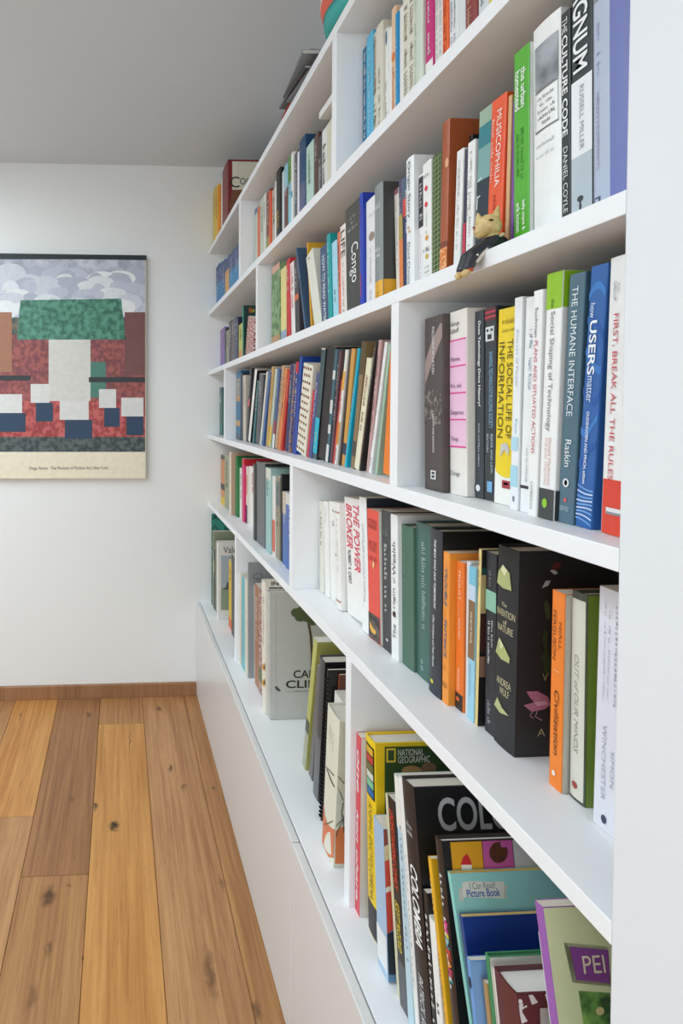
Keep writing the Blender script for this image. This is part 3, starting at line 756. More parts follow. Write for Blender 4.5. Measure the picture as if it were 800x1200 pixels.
fill_bay("in second row's near bay", "books in the second row's near bay", ZS, [
    (318, 318, 315.5, .034, '#7b9a6c', 'green illustrated book with tan foot', {'mat': mat_pattern('#4f7448', '#93ab7c', 45, 'noise', .42, .58), 'bands': [(0, .08, '#d9a896'), (.86, 1, '#b78d62')], 'plain': 1}),
    (329, 328.7, 317, .036, '#e3d58e', 'pale yellow book with grey-blue foot', {'bands': [(.82, 1, '#94a8b8')], 'cov': '#4a2a30', 'plain': 1}),
    (336.2, 335.3, 306, .036, '#cf2f36', 'red paperback with pale lettering', {}),
    (341.6, 339.6, 310, .036, '#f0e9e4', 'white paperback with red lettering', {'mk': [(.05, .6, .3, .8, '#d2453c', 22)]}),
    (346, 344, 306, .036, '#4a4348', 'dark brown paperback with orange band', {'bands': [(.45, .52, '#e0703a')]}),
    (357.5, 346.5, 293, .033, '#3e5a78', 'slate blue hardback leaning left', {'hb': 1, 'mk': [(.15, .36, .4, .62, '#d7dde2', 8), (.6, .75, .4, .6, '#a9b7c4', 8)]}),
    (364, 359, 285.5, .042, '#e0a92e', 'mustard yellow book leaning behind cream', {'plain': 1, 'd': .17}),
    (369, 358.3, 303, .036, '#e5e3d3', 'thick cream book leaning left', {'mk': [(.04, .07, .3, .6, '#3b3b38', 3, 'h')]}),
    (377, 374.8, 292, .034, '#3f5675', 'slate navy paperback about reading water', {'txt': [('HOW TO READ WATER', .12, .95, .3, .68, '#d6dde4', 'd', 'b')]}),
    (385, 382.7, 277, .033, '#17a09c', 'teal hardback with white lettering', {'hb': 1, 'mk': [(.1, .65, .3, .65, '#c9ecea', 16)]}),
    (390.5, 388.2, 286, .035, '#a9d8e8', 'light blue paperback with dark bird', {'mk': [(.6, .75, .4, .7, '#3b5a66', 5)]}),
    (397, 395, 274, .036, '#e27656', 'salmon paperback with white lettering', {}),
    (399.6, 398.2, 267, .035, '#efe4da', 'white paperback with large black lettering', {'txt': [('LIFE', .06, .34, .2, .85, '#35312e', 'd', '')], 'mk': [(.4, .95, .35, .65, '#c4a89a', 20)]}),
    (406.2, 404.2, 247.5, .034, '#46453f', 'dark grey hardback with white script title', {'txt': [('Congo', .36, .71, .28, .86, '#f4f3ee', 'd', '')], 'mk': [(.1, .13, .35, .75, '#c2c1b9', 6, 'h'), (.15, .18, .42, .68, '#c2c1b9', 4, 'h'), (.2, .23, .2, .85, '#c2c1b9', 12, 'h')]}),
    (421.9, 421, 229, .031, '#2440b0', 'royal blue hardback with red lettering', {'hb': 1, 'txt': [('GLENNY', .68, .88, .25, .6, '#e04a58', 'd', 'b')], 'mk': [(.1, .2, .3, .6, '#b03a6a', 4), (.3, .66, .3, .5, '#a9b6ea', 20)]}),
    (429.3, 429, 238, .036, '#f0eeee', 'white hardback with tan emblem', {'hb': 1, 'dots': [(.35, .45, .04, .2, '#a08d7c')], 'mk': [(.13, .17, .3, .7, '#c3c0bd', 6, 'h'), (.45, .95, .3, .5, '#cfcdca', 24)]}),
    (439.4, 439, 221, .026, '#8b9191', 'thick grey hardback with yellow foot band', {'hb': 1, 'cov': '#4a4a48', 'bands': [(.81, 1, '#e8ac2c', 1)], 'mk': [(.15, .2, .15, .75, '#dfe3e2', 9, 'h'), (.52, .56, .15, .75, '#e9ecea', 6, 'h'), (.57, .61, .15, .75, '#e9ecea', 5, 'h'), (.85, .95, .4, .7, '#b98a20', 6)]}),
    (464.3, 461.3, 224, .043, '#f0e6da', 'cream spine with muted pink top', {'bands': [(0, .05, '#96606a')], 'mk': [(.1, .7, .4, .6, '#9a8f86', 26)]}),
    (468.2, 466.6, 213, .041, '#5a5570', 'multicoloured paperback with orange foot', {'bands': [(.5, .97, '#e88a4e'), (.3, .5, '#b8a058')]}),
    (473.4, 471.4, 210, .041, '#2f3f66', 'navy paperback with red patch', {'bands': [(.18, .33, '#d84a38'), (0, .18, '#50667c')]}),
    (476.6, 476, 189, .030, '#eef0f0', 'thick white hardback about origins', {'hb': 1, 'txt': [('Origin Story', .03, .45, .25, .68, '#2d3234', 'd', ''), ('David Christian', .63, .97, .25, .6, '#5b6264', 'd', '')], 'dots': [(.52, .4, .012, .14, '#d8b48c'), (.55, .5, .012, .14, '#d8b48c')]}),
    (490.6, 490.4, 207, .036, '#eff0f0', 'white paperback with black title block', {'bands': [(.02, .46, '#26262a')], 'txt': [('VAMPIRES', .08, .4, .25, .8, '#e8e8e6', 'd', 'i')] if False else (), 'mk': [(.08, .42, .3, .75, '#e4e4e2', 9), (.52, .92, .35, .6, '#e2a9b4', 18)]}),
    (495.6, 495, 194, .034, '#f1f0ea', 'white paperback with red and yellow dots', {'dots': [(.21, .45, .022, .17, '#dc3b42'), (.34, .45, .022, .17, '#dc3b42'), (.61, .5, .022, .17, '#e89a3a'), (.76, .5, .022, .17, '#d8b62c')],
        'mk': [(.09, .12, .15, .85, '#77736b', 8, 'h'), (.68, .72, .1, .85, '#3b3a40', 5, 'h'), (.83, .85, .25, .8, '#8a8780', 6, 'h'), (.87, .89, .25, .8, '#8a8780', 6, 'h'), (.91, .93, .25, .8, '#8a8780', 6, 'h'), (.38, .58, .4, .6, '#b9d8c8', 14)]}),
    (505.6, 506.8, 184, .034, '#41561f', 'green checked notebook', {'key': 'plaid', 'cov': '#33481c', 'plain': 1}),
    (514.8, 518.6, 146, .032, '#a5532c', 'tall brown hardback with orange flecked foot', {'hb': 1, 'key': 'leather', 'bands': [(.8, 1, '#dd7c33'), (.76, .8, '#7a3c24')], 'dots': [(.27, .8, .03, .2, '#dfa878')], 'plain': 1}),
    (545.6, 549.6, 160, .056, '#232326', 'black book behind two white paperbacks', {'plain': 1, 'd': .17, 'tmax': .0055}),
    (530.2, 535, 179, .034, '#efeeea', 'white paperback with grey spine title', {'mk': [(.08, .8, .4, .68, '#aaa8a2', 34)]}),
    (541.2, 544.6, 176, .035, '#262a45', 'thin navy spine with red foot', {'bands': [(.6, 1, '#cf3048')], 'plain': 1}),
    (544, 546.8, 170, .034, '#f0efec', 'white paperback with double-line grey title', {'mk': [(.08, .9, .45, .7, '#a3a19b', 34), (.3, .62, .18, .36, '#b5b3ad', 14)]}),
    (555.8, 562, 133, .036, '#2f6e70', 'teal paperback with dark lower half', {'bands': [(0, .1, '#9db39c'), (.1, .24, '#2f7f86'), (.24, .45, '#7ba8a4'), (.45, .9, '#243038')], 'plain': 1, 'key': 'tealnote'}),
    (569, 576, 121.5, .033, '#ea5a30', 'bright orange-red paperback behind cat figurine', {'txt': [('MUSICOPHILIA', .08, .55, .45, .78, '#f6e9e0', 'd', '')], 'mk': [(.12, .52, .15, .3, '#f6d9cc', 20), (.6, .85, .4, .6, '#b8401f', 10)]}),
    (590.2, 595.4, 114, .034, '#d9ac7c', 'tan paperback beside orange-red spine', {'mk': [(.62, .97, .4, .6, '#a57c52', 16)]}),
    (597, 599.6, 120, .034, '#7a4a9c', 'thin purple spine beside lime green', {'plain': 1}),
    (601.4, 600.2, 67, .03, '#55ae2e', 'lime green paperback with white lettering', {'cov': '#dcdcd6', 'txt': [('the urban', .1, .3, .5, .82, '#eaf5e2', 'd', 'b'), ('homestead', .1, .3, .14, .46, '#eaf5e2', 'd', 'b'), ('kelly coyne &', .77, .92, .55, .8, '#eaf5e2', 'd', 'b'), ('erik knutzen', .77, .92, .22, .46, '#eaf5e2', 'd', 'b')], 'mk': [(.4, .66, .5, .68, '#2e7a1c', 30), (.42, .64, .22, .4, '#2e7a1c', 28)]}),
    (626, 625, 38, .034, '#f1f1ee', 'thick white hardback with photograph on spine', {'hb': 1, 'key': 'photo', 'plain': 1}),
    (657.5, 656.5, 19, .033, '#2a2f30', 'black paperback with large white capitals', {'txt': [('THE', .03, .1, .25, .75, '#f2f2f0', 'd', ''), ('CULTURE CODE', .11, .57, .22, .78, '#f2f2f0', 'd', 'b'), ('DANIEL COYLE', .62, .92, .3, .75, '#e2e4e4', 'd', '')]}),
    (669.3, 669, -12, .033, '#2c3437', 'charcoal, white and grey hardback in bands', {'bands': [(.43, .73, '#eef0f1'), (.73, 1, '#b9c4ca')], 'cov': '#dfe5e8', 'txt': [('MAGNUM', 0, .4, .12, .8, '#f2f3f3', 'd', 'b'), ('RUSSELL MILLER', .46, .71, .42, .62, '#9aa1a5', 'd', '')], 'dots': [(.9, .45, .012, .14, '#2d3a40'), (.93, .45, .02, .05, '#2d3a40')], 'h': .262}),
    (696.6, 696, 6, .034, '#bcc6d8', 'pale lavender-blue hardback at right end', {'hb': 1, 'key': 'lav', 'cov': '#6f74b8', 'plain': 1, 'tmax': .034}),
], y_end=YPANEL, ztop=ZB, ymax=DIV['2a'][1])
# third row
ZS = ZD + TH
fill_bay("in third row's far bay", "books in the third row's far bay", ZS, [
    (257.2, 257.2, 454.5, .0425, '#3f6f68', 'dark teal book alone beside far divider', {'bands': [(0, .2, '#5a6676')], 'tmax': .05, 'dots': [(.28, .5, .02, .2, '#d9e0de')]}),
], xr_end=262.2, ymax=YFAR)
third = [
    (276.2, 276.8, 436, .036, '#2c6f96', 'teal book with stacked picture blocks', {'bands': [(.1, .4, '#8d8a82'), (.36, .44, '#b98a50'), (.72, .8, '#c99a58'), (.92, 1, '#5a6068')]}),
    (281.8, 282.4, 438, .037, '#24242c', 'thin black spine beside teal blocks', {'plain': 1}),
    (284.5, 284.4, 440.5, .036, '#c9bfae', 'beige speckled book', {'ink': '#a7715f'}),
    (288.2, 292.6, 431.5, .037, '#332f34', 'black and pink book', {'bands': [(.42, .52, '#c95a5e')]}),
    (290.6, 298.6, 434.5, .036, '#efece4', 'white-edged leaning book', {'plain': 1, 'cov': '#1c1c1e'}),
    (295.4, 301.2, 448, .038, '#2f6a70', 'thin teal leaning book', {}),
    (299.3, 303.8, 440.5, .037, '#58585a', 'grey and black leaning book', {}),
    (304, 312, 436.5, .036, '#e3e0d4', 'ivory leaning book', {'plain': 1}),
    (306, 315, 436, .036, '#41659a', 'denim blue leaning book', {'mk': [(.5, .95, .3, .65, '#dbe3ee', 12)]}),
    (311.2, 318.2, 431.5, .036, '#c39a58', 'ochre leaning book', {}),
    (314.4, 322.2, 434, .036, '#bcc7b8', 'pale sage leaning book with yellow foot', {'bands': [(.72, .97, '#e2bd4c')], 'plain': 1}),
    (318.7, 325.3, 433, .036, '#45628e', 'blue leaning book with red foot', {'bands': [(.65, .82, '#a83a40'), (.82, 1, '#e8e6de')]}),
    (321.6, 330.2, 430.5, .036, '#bf9a74', 'light brown leaning book', {}),
    (325.2, 333.6, 433, .036, '#e0834a', 'apricot orange leaning book', {}),
    (328.6, 338, 434.5, .036, '#cf3a34', 'red leaning book beside navy', {}),
    (333.6, 340.4, 428.5, .036, '#26335e', 'navy leaning book', {}),
    (337.2, 344.4, 427, .035, '#6a6c8e', 'blue and ochre patterned leaning book', {'mat': mat_pattern('#4e5a92', '#b98a52', 120, 'noise', .45, .6), 'plain': 1}),
    (341.2, 347.2, 425, .036, '#2f3f86', 'navy leaning book with red top', {'bands': [(0, .12, '#c8303a')]}),
    (344, 351.2, 418.5, .035, '#1f4aa0', 'tall royal blue leaning book', {'plain': 1, 'd': .19}),
    (347, 355.8, 431, .035, '#ece3cf', 'cream book with brown polka dots', {'key': 'polka', 'plain': 1}),
    (359, 366.5, 458, .037, '#cc3440', 'thin red spine beside polka dots', {'plain': 1}),
    (361.2, 370.8, 438, .036, '#4b5286', 'indigo leaning book', {}),
    (366, 376.6, 410, .034, '#40585c', 'petrol book with cyan lower panel', {'bands': [(.0, .01, '#e6e0c6'), (.62, .95, '#18b4cf')], 'plain': 1, 'mk': [(.75, .92, .3, .7, '#d9d24a', 6)], 'cov': '#222022'}),
    (372.6, 383.4, 409.5, .036, '#2a2828', 'tall black leaning book', {'plain': 1}),
    (381.2, 392.4, 410.5, .034, '#3f6470', 'blue-grey book with white cutouts', {'bands': [(.18, .26, '#d9d9d4'), (.44, .56, '#d9d9d4'), (.66, .74, '#d9d9d4'), (.84, 1, '#dcdcd8')], 'plain': 1}),
    (386, 397, 412, .036, '#6a4a4e', 'dull maroon leaning book', {}),
    (389.2, 399.6, 446, .037, '#c2473e', 'thin brick red leaning spine', {'plain': 1}),
    (391.4, 404.6, 411, .034, '#e9e4da', 'white book with orange animal pictures', {'bands': [(.18, .34, '#e0a83c'), (.62, .82, '#d98a2c')], 'mk': [(.42, .56, .3, .7, '#55504c', 6), (.86, .97, .3, .7, '#3d4a66', 5)]}),
    (396.2, 409.2, 410, .036, '#4a4038', 'dark brown leaning spine', {'plain': 1}),
    (399.8, 411.6, 410, .036, '#d09a48', 'golden tan leaning book', {'bands': [(.8, .9, '#26324a')], 'plain': 1}),
    (403.2, 419, 409, .034, '#18aecb', 'bright cyan leaning book', {'mk': [(.32, .62, .25, .75, '#bfe9f0', 10)]}),
    (410.4, 424, 401.5, .036, '#8e7350', 'brown book with olive picture', {'bands': [(0, .25, '#5a4a2c'), (.78, .9, '#4a4a48')], 'plain': 1}),
    (414.7, 429.6, 421.5, .035, '#e9e2c2', 'pale cream book with red print', {'mk': [(.15, .65, .35, .75, '#8e3a30', 26)]}),
    (420.4, 439.8, 401.5, .034, '#332e2c', 'black book with white and orange capitals', {'txt': [('CENTROAMERICANA', .05, .42, .25, .75, '#eeeae2', 'd', 'b')] if False else (), 'mk': [(.05, .42, .25, .75, '#eeeae2', 14), (.48, .92, .25, .75, '#d9684c', 14)]}),
    (428.6, 443.4, 399.5, .036, '#c39c98', 'dusty pink book with dark letters', {'mk': [(.12, .7, .3, .7, '#6a4442', 24)]}),
    (431.4, 450.6, 402, .034, '#eeedea', 'white book with thin grey title', {'mk': [(.3, .75, .4, .55, '#8c8a88', 30), (.88, .95, .3, .6, '#2c2a2a', 3)]}),
    (438.8, 455, 405, .035, '#a9c7b0', 'sage green book beside orange', {'mk': [(.3, .7, .4, .6, '#7fa089', 22)]}),
    (448.2, 457, 415, .035, '#f0822a', 'orange book against middle divider', {'mk': [(.3, .85, .3, .62, '#a34a16', 20)], 'dots': [(.93, .5, .015, .12, '#f6efe2')]}),
]
fill_bay("in third row's middle bay", "books in the third row's middle bay", ZS, third, y_end=DIV['3b'][0], ztop=ZC, ymax=DIV['3a'][1])
fill_bay("in third row's near bay", "books in the third row's near bay", ZS, [
    (497.3, 497.3, 374.5, 572.5, '#4f4440', 'dark brown paperback with blurred print', {'key': 'flesh', 'txt': [('PHILOSOPHY IN THE FLESH', .06, .33, .45, .58, '#e9e6e2', 'd', ''), ('LAKOFF AND JOHNSON', .56, .78, .45, .58, '#e9e6e2', 'd', '')]}),
    (527, 526.8, 367, 578, '#ece5dd', 'thick white paperback with pink bands', {'key': 'women',
        'bands': [(.155, .745, '#efc3dc'), (.155, .163, '#e2408f'), (.297, .305, '#e2408f'), (.443, .451, '#e2408f'), (.588, .596, '#e2408f'), (.735, .743, '#e2408f')],
        'txt': [('George', .055, .085, .08, .6, '#4a4540', 'h', ''), ('Lakoff', .092, .118, .08, .56, '#4a4540', 'h', ''), ('Women,', .25, .277, .08, .66, '#6a5560', 'h', ''), ('Fire, and', .395, .422, .08, .7, '#6a5560', 'h', ''),
                ('Dangerous', .54, .572, .08, .84, '#6a5560', 'h', ''), ('Things', .685, .715, .08, .54, '#6a5560', 'h', ''), ('Chicago', .873, .905, .08, .62, '#4a4540', 'h', '')]}),
    (556, 556, 366, 583, '#3b4148', 'charcoal paperback with bold white question', {'txt': [('Does Technology Drive History?', .055, .51, .42, .76, '#f2f2f0', 'd', 'b'), ('Smith and Marx, editors', .6, .83, .45, .68, '#c9ccd0', 'd', '')], 'bands': [(.93, .97, '#3b4148')], 'dots': [(.945, .45, .018, .25, '#e4e8ea')]}),
    (567.2, 568, 362, 585.5, '#33363a', 'black paperback with pale blue title', {'txt': [('SHAPING TECHNOLOGY/BUILDING SOCIETY', .23, .625, .45, .78, '#86b9dc', 'd', ''), ('BIJKER AND LAW,', .655, .86, .55, .8, '#b9cdd9', 'd', ''), ('EDITORS', .655, .75, .25, .42, '#b9cdd9', 'd', '')],
        'bands': [(0, .07, '#5a2a2e'), (.02, .03, '#c03a48'), (.045, .055, '#c03a48')], 'key': 'mask'}),
    (578.6, 584, 364, 589, '#f2d320', 'yellow paperback with black serif title', {'key': 'social', 'bands': [(.815, 1, '#f3f1ea')], 'txt': [('THE SOCIAL LIFE OF', .16, .66, .44, .66, '#5c5210', 'd', ''), ('INFORMATION', .17, .66, .1, .32, '#5c5210', 'd', '')], 'mk': [(.05, .08, .2, .85, '#a48e16', 12, 'h'), (.1, .12, .2, .85, '#a48e16', 12, 'h')]}),
    (597, 602.6, 350, 596.5, '#eef0f0', 'white paperback with pale blue squares', {'key': 'power', 'txt': [('Sources of Power', .15, .42, .45, .75, '#a8b4c4', 'd', ''), ('Klein', .57, .635, .5, .8, '#79bcd6', 'd', '')]}),
    (608.4, 616, 350, 599, '#f0f1f0', 'thin white paperback with pale title', {'txt': [('Paul Rand', .15, .24, .4, .7, '#a9bccb', 'd', ''), ('Thoughts', .28, .42, .4, .7, '#a9bccb', 'd', '')] if False else (), 'mk': [(.15, .24, .4, .66, '#a9bccb', 9), (.28, .43, .4, .66, '#a9bccb', 14), (.7, .86, .4, .55, '#b9bfc4', 20)], 'bands': [(.875, .89, '#35353a')]}),
    (617.2, 625, 342, 603.5, '#f2f2ef', 'white paperback with crimson capitals', {'txt': [('Suchman', .075, .205, .3, .62, '#55504e', 'd', ''), ('PLANS AND SITUATED ACTIONS', .22, .72, .3, .68, '#c9566a', 'd', ''), ('CAMBRIDGE', .845, .97, .35, .6, '#8d8a88', 'd', '')]}),
    (630.2, 641.2, 322.5, 606.5, '#f1f1ee', 'white paperback with lime green top block', {'key': 'shaping', 'bands': [(0, .145, '#93c41f', 1), (.875, 1, '#3f4040', 1)], 'txt': [('the', .105, .14, .34, .56, '#5c7a1a', 'd', ''), ('Social Shaping of Technology', .155, .64, .28, .62, '#77777a', 'd', ''), ('Donald MacKenzie', .665, .86, .52, .7, '#dba59a', 'd', ''), ('and Judy Wajcman', .665, .86, .28, .46, '#dba59a', 'd', '')], 'dots': [(.935, .42, .02, .16, '#8fc62c')]}),
    (653.2, 667, 323.5, 611.5, '#4f6d7c', 'slate teal paperback with white capitals', {'txt': [('THE HUMANE INTERFACE', .05, .565, .28, .66, '#e3eaec', 'd', ''), ('Raskin', .66, .77, .3, .68, '#eef2f2', 'd', ''), ('ADDISON WESLEY', .93, .95, .15, .7, '#b9c6cc', 'h', '')], 'dots': [(.835, .45, .018, .2, '#e3e6e4'), (.835, .45, .011, .1, '#4f6d7c'), (.905, .45, .008, .1, '#e05a6a')]}),
    (673.4, 692.2, 314, 616.5, '#2a62a8', 'ocean blue wave-pattern paperback', {'key': 'users', 'txt': [('how', .14, .195, .18, .45, '#dfe9f5', 'd', ''), ('USERS', .205, .41, .2, .62, '#f6f9fc', 'd', 'b'), ('matter', .415, .515, .25, .55, '#dfe9f5', 'd', ''), ('OUDSHOORN AND PINCH, editors', .55, .83, .3, .5, '#dfe9f5', 'd', 'b')]}),
    (704, 716, 304, 624, '#f1f1ee', 'white hardback with red foot and capitals', {'hb': 1, 'key': 'first', 'bands': [(.80, 1, '#e2452f')], 'tmax': .026, 'plain': 1}),
], y_end=YPANEL, ztop=ZC, ymax=DIV['3b'][1])
# fourth row
ZS = ZE + TH
fill_bay("in fourth row's far bay", "books in the fourth row's far bay", ZS, [
    (258.7, 258.7, 532.5, 589.5, '#d08a5a', 'orange book with black and yellow foot', {'bands': [(0, .09, '#4a4640'), (.58, .7, '#2b2a28'), (.85, 1, '#e2bc3c')], 'plain': 1}),
    (263.2, 263.2, 532, 594, '#9aa083', 'olive sage book', {}),
    (268.6, 268.6, 529.5, 602, '#e4d6c4', 'tall cream book with brown-red near side', {'hb': 1, 'cov': '#c9a48c', 'plain': 1}),
    (275.6, 275.6, 534.5, 604, '#1f7a42', 'tall green hardback', {'hb': 1, 'plain': 1, 'd': .19}),
    (280.6, 280.6, 548, 606.5, '#ecece6', 'white book beside green spine', {}),
    (283.4, 283.4, 537, 610, '#d62a6c', 'magenta book with red top', {'bands': [(0, .1, '#cf2430', 1)], 'plain': 1, 'd': .17}),
    (288.1, 288.1, 546.5, 612.5, '#e9ddd0', 'cream book with purple foot', {'bands': [(.68, 1, '#4a2a5e'), (.15, .5, '#dd8f78')], 'plain': 1}),
    (292.2, 292.2, 546, 614, '#f0ece6', 'white book with red lettering strip', {'mk': [(.1, .45, .4, .75, '#d8503a', 12)]}),
    (296.7, 296.7, 543, 631.5, '#424240', 'dark grey hardback with worn edges', {'hb': 1, 'plain': 1}),
    (300.4, 300.4, 540.5, 634, '#66696b', 'grey-spined book with charcoal cover', {'hb': 1, 'cov': '#3a3a3d', 'plain': 1, 'key': 'silver', 'd': .2}),
    (311.2, 311.2, 547.5, 644, '#9fc4c0', 'aqua book with ivory top', {'bands': [(0, .14, '#dad9cc')], 'hb': 1}),
    (319, 319, 557.5, 650, '#e8e4dc', 'white book with coral lower half', {'bands': [(.55, .95, '#d9694e')], 'plain': 1}),
    (323.2, 323.2, 558.5, 653, '#9a9078', 'taupe picture-spine book', {'bands': [(.05, .35, '#6d7a7c')]}),
    (328.5, 328.5, 555, 657, '#2a2a2a', 'black book beside blue patterned spine', {'plain': 1, 'cov': '#141414', 'tmax': .012}),
    (330.8, 330.8, 575.5, 660, '#4a6db0', 'blue book with floral ivory top', {'bands': [(0, .3, '#cbb9a0')]}),
    (334.6, 334.6, 577, 665, '#466aac', 'blue book against the divider', {'bands': [(0, .15, '#d9d4cc')]}),
], y_end=DIV['4a'][0], ztop=ZD, ymax=YFAR)
fill_bay("in fourth row's near bay", "books in the fourth row's near bay", ZS, [
    (374.4, 372.4, 586.5, 691.5, '#e6e2d4', 'thin cream spine against the divider', {'mk': [(.12, .5, .35, .65, '#4c4a44', 14)]}),
    (380.6, 378.6, 587, 697, '#efeee8', 'white paperback with grey line', {'mk': [(.05, .25, .4, .6, '#9a9890', 8)]}),
    (387.4, 385.4, 587, 701.5, '#f0efe9', 'white rounded-spine paperback', {'mk': [(.08, .25, .4, .6, '#55534e', 6)]}),
    (393.6, 391.4, 588, 711, '#efece6', 'white hardback with tan bands', {'hb': 1, 'bands': [(.085, .1, '#b9917a'), (.915, .935, '#b9917a')], 'mk': [(.15, .65, .55, .7, '#a9a7a0', 26)], 'dots': [(.5, .3, .012, .1, '#6a6862')]}),
    (407, 403.2, 582, 718, '#f2efea', 'white hardback with slanted red capitals', {'key': 'broker', 'cov': '#e6e0e4', 'txt': [('THE POWER', .05, .6, .5, .8, '#dc4654', 'd', 'bi'), ('BROKER', .05, .43, .1, .42, '#dc4654', 'd', 'bi'), ('ROBERT A. CARO', .45, .73, .14, .3, '#4a4644', 'd', 'b')]}),
    (424.2, 420.4, 582, 738, '#f2f2ef', 'white paperback with thin grey capitals', {'cov': '#2c3440', 'txt': [('CAPITALISM WITHOUT CAPITAL', .2, .78, .35, .62, '#a9aab0', 'd', '')]}),
    (432, 429.6, 595.5, 746, '#e8503f', 'coral red paperback with fire at foot', {'key': 'angels', 'cov': '#ece6da', 'txt': [('STEVEN', .075, .11, .15, .85, '#8e2a28', 'h', ''), ('PINKER', .115, .15, .15, .85, '#8e2a28', 'h', ''), ('BETTER', .245, .28, .15, .85, '#a53430', 'h', ''), ('ANGELS', .285, .32, .15, .85, '#a53430', 'h', ''), ('NATURE', .36, .395, .15, .85, '#a53430', 'h', '')]}),
    (448.2, 446.6, 597, 758.5, '#3f4043', 'charcoal paperback with spaced white capitals', {'mk': [(.12, .18, .25, .7, '#8d8e92', 5, 'h'), (.24, .74, .3, .6, '#d6d7d8', 15)], 'dots': [(.92, .5, .01, .12, '#c9cacc')]}),
    (458.4, 457.2, 602, 769, '#f0f0ee', 'white paperback titled upward in black', {'key': 'wealth', 'txt': [('of', .435, .475, .35, .62, '#3c3836', 'u', 'i'), ('Wealth', .19, .42, .3, .72, '#262423', 'u', ''), ('rigin', .51, .65, .3, .7, '#262423', 'u', ''), ('The', .76, .86, .3, .7, '#262423', 'u', '')], 'dots': [(.69, .5, .022, .22, '#5a4038'), (.69, .5, .008, .09, '#e9e4de')]}),
    (471.6, 470.6, 614, 776.5, '#5c7a68', 'sage green cloth hardback', {'hb': 1, 'mk': [(.15, .5, .25, .4, '#6f8d7b', 24)], 'mat': mat_plain('green_cloth', '#557361', 0.85)}),
    (488.6, 487.2, 610.5, 789, '#456b62', 'deep green paperback with faint title', {'mk': [(.12, .68, .4, .62, '#a9bdb6', 34), (.88, .95, .3, .5, '#a9bdb6', 5)], 'cov': '#c4cabf', 'hb': 1}),
    (502.4, 504.2, 618, 808, '#33353c', 'blue-black hardback with white slanted title', {'hb': 1, 'cov': '#141417', 'd': .18, 'txt': [('THE MAN WHO SAW TOMORROW', .06, .48, .45, .62, '#e9eaec', 'd', 'bi'), ('Lillian Hoddeson and Peter Garrett', .52, .83, .38, .55, '#d4d6da', 'd', 'b')], 'dots': [(.925, .35, .012, .14, '#d8cf2c')]}),
    (517.4, 519.2, 645.5, 821, '#f59a38', 'orange paperback with blue slanted capitals', {'txt': [('THE', .08, .11, .35, .6, '#d9a05a', 'd', 'b'), ('TROUBLE', .11, .36, .3, .72, '#4a6f96', 'd', 'bi'), ('with', .375, .43, .35, .6, '#d07a2c', 'd', 'i'), ('PHYSICS', .44, .7, .3, .72, '#4a6f96', 'd', 'bi'), ('LEE', .75, .78, .2, .6, '#c2701f', 'h', ''), ('SMOLIN', .86, .895, .15, .85, '#7a4a1c', 'h', '')]}),
    (533, 534.2, 656.5, 828, '#f07a2c', 'orange paperback with black foot', {'bands': [(.89, 1, '#2c2a28')], 'txt': [('PROUST', .06, .26, .4, .68, '#fae3cd', 'd', ''), ('and the', .275, .37, .4, .62, '#f3c49a', 'd', 'i'), ('SQUID', .38, .52, .4, .68, '#fae3cd', 'd', ''), ('MARYANNE WOLF', .72, .87, .35, .6, '#fae3cd', 'd', '')], 'dots': [(.93, .4, .014, .22, '#e8683a')]}),
    (544.4, 546.4, 657, 836, '#dfe3e2', 'thin grey-white spine between orange and blue', {'plain': 1}),
    (546.8, 549.8, 662.5, 841, '#9fd0e4', 'light blue paperback with brown middle panel', {'bands': [(.0, .12, '#7cc3dc'), (.12, .22, '#c9dcec'), (.22, .6, '#8a6a48')], 'txt': [('THE ART OF TRAVEL', .29, .5, .35, .62, '#e6d9c4', 'd', 'b'), ('ALAIN DE BOTTON', .63, .84, .3, .5, '#5a90a8', 'd', '')]}),
    (555.6, 562.2, 643.5, 848.5, '#ecd38c', 'pale yellow book with black picture cover', {'cov': '#22201e', 'mk': [(.05, .22, .3, .7, '#a8844a', 12), (.65, .97, .35, .6, '#cbb070', 16)], 'key': 'language', 'tmax': .013}),
    (567.4, 569.2, 645.5, 855, '#2b2b30', 'black paperback with green picture square', {'bands': [(.21, .32, '#8fc3a8')], 'mk': [(.1, .19, .35, .6, '#8d8e92', 10), (.38, .62, .3, .48, '#e9eaec', 22), (.37, .52, .6, .76, '#e9eaec', 12), (.82, .95, .3, .6, '#b4b6ba', 10)]}),
    (578.6, 584.2, 638, 867, '#2a2a2b', 'thick black hardback with mountain emblems', {'hb': 1, 'key': 'nature', 'd': .17, 'tmax': .031, 'rough': .6, 'plain': 1}),
    (642.4, 646.8, 690.5, 917.5, '#f7862c', 'orange paperback with black italic title', {'key': 'civ', 'cov': '#cfc8ba', 'txt': [('NIALL', .15, .29, .62, .82, '#7a3a10', 'd', ''), ('FERGUSON', .1, .35, .16, .4, '#7a3a10', 'd', ''), ('Civilization', .5, .83, .38, .72, '#3a2412', 'd', 'i')], 'dots': [(.925, .42, .014, .13, '#f2ead8')], 'tmax': .03}),
    (667.6, 670.8, 691, 932, '#4f5346', 'olive book with cream title label', {'key': 'minds', 'cov': '#7f9a34', 'hb': 1, 'tmax': .0165, 'plain': 1}),
    (694, 702, 686.5, 962, '#e6e6ee', 'pale lilac paperback at right end', {'key': 'winch', 'plain': 1, 'tmax': .032}),
], y_end=YPANEL, ztop=ZD, ymax=DIV['4a'][1])
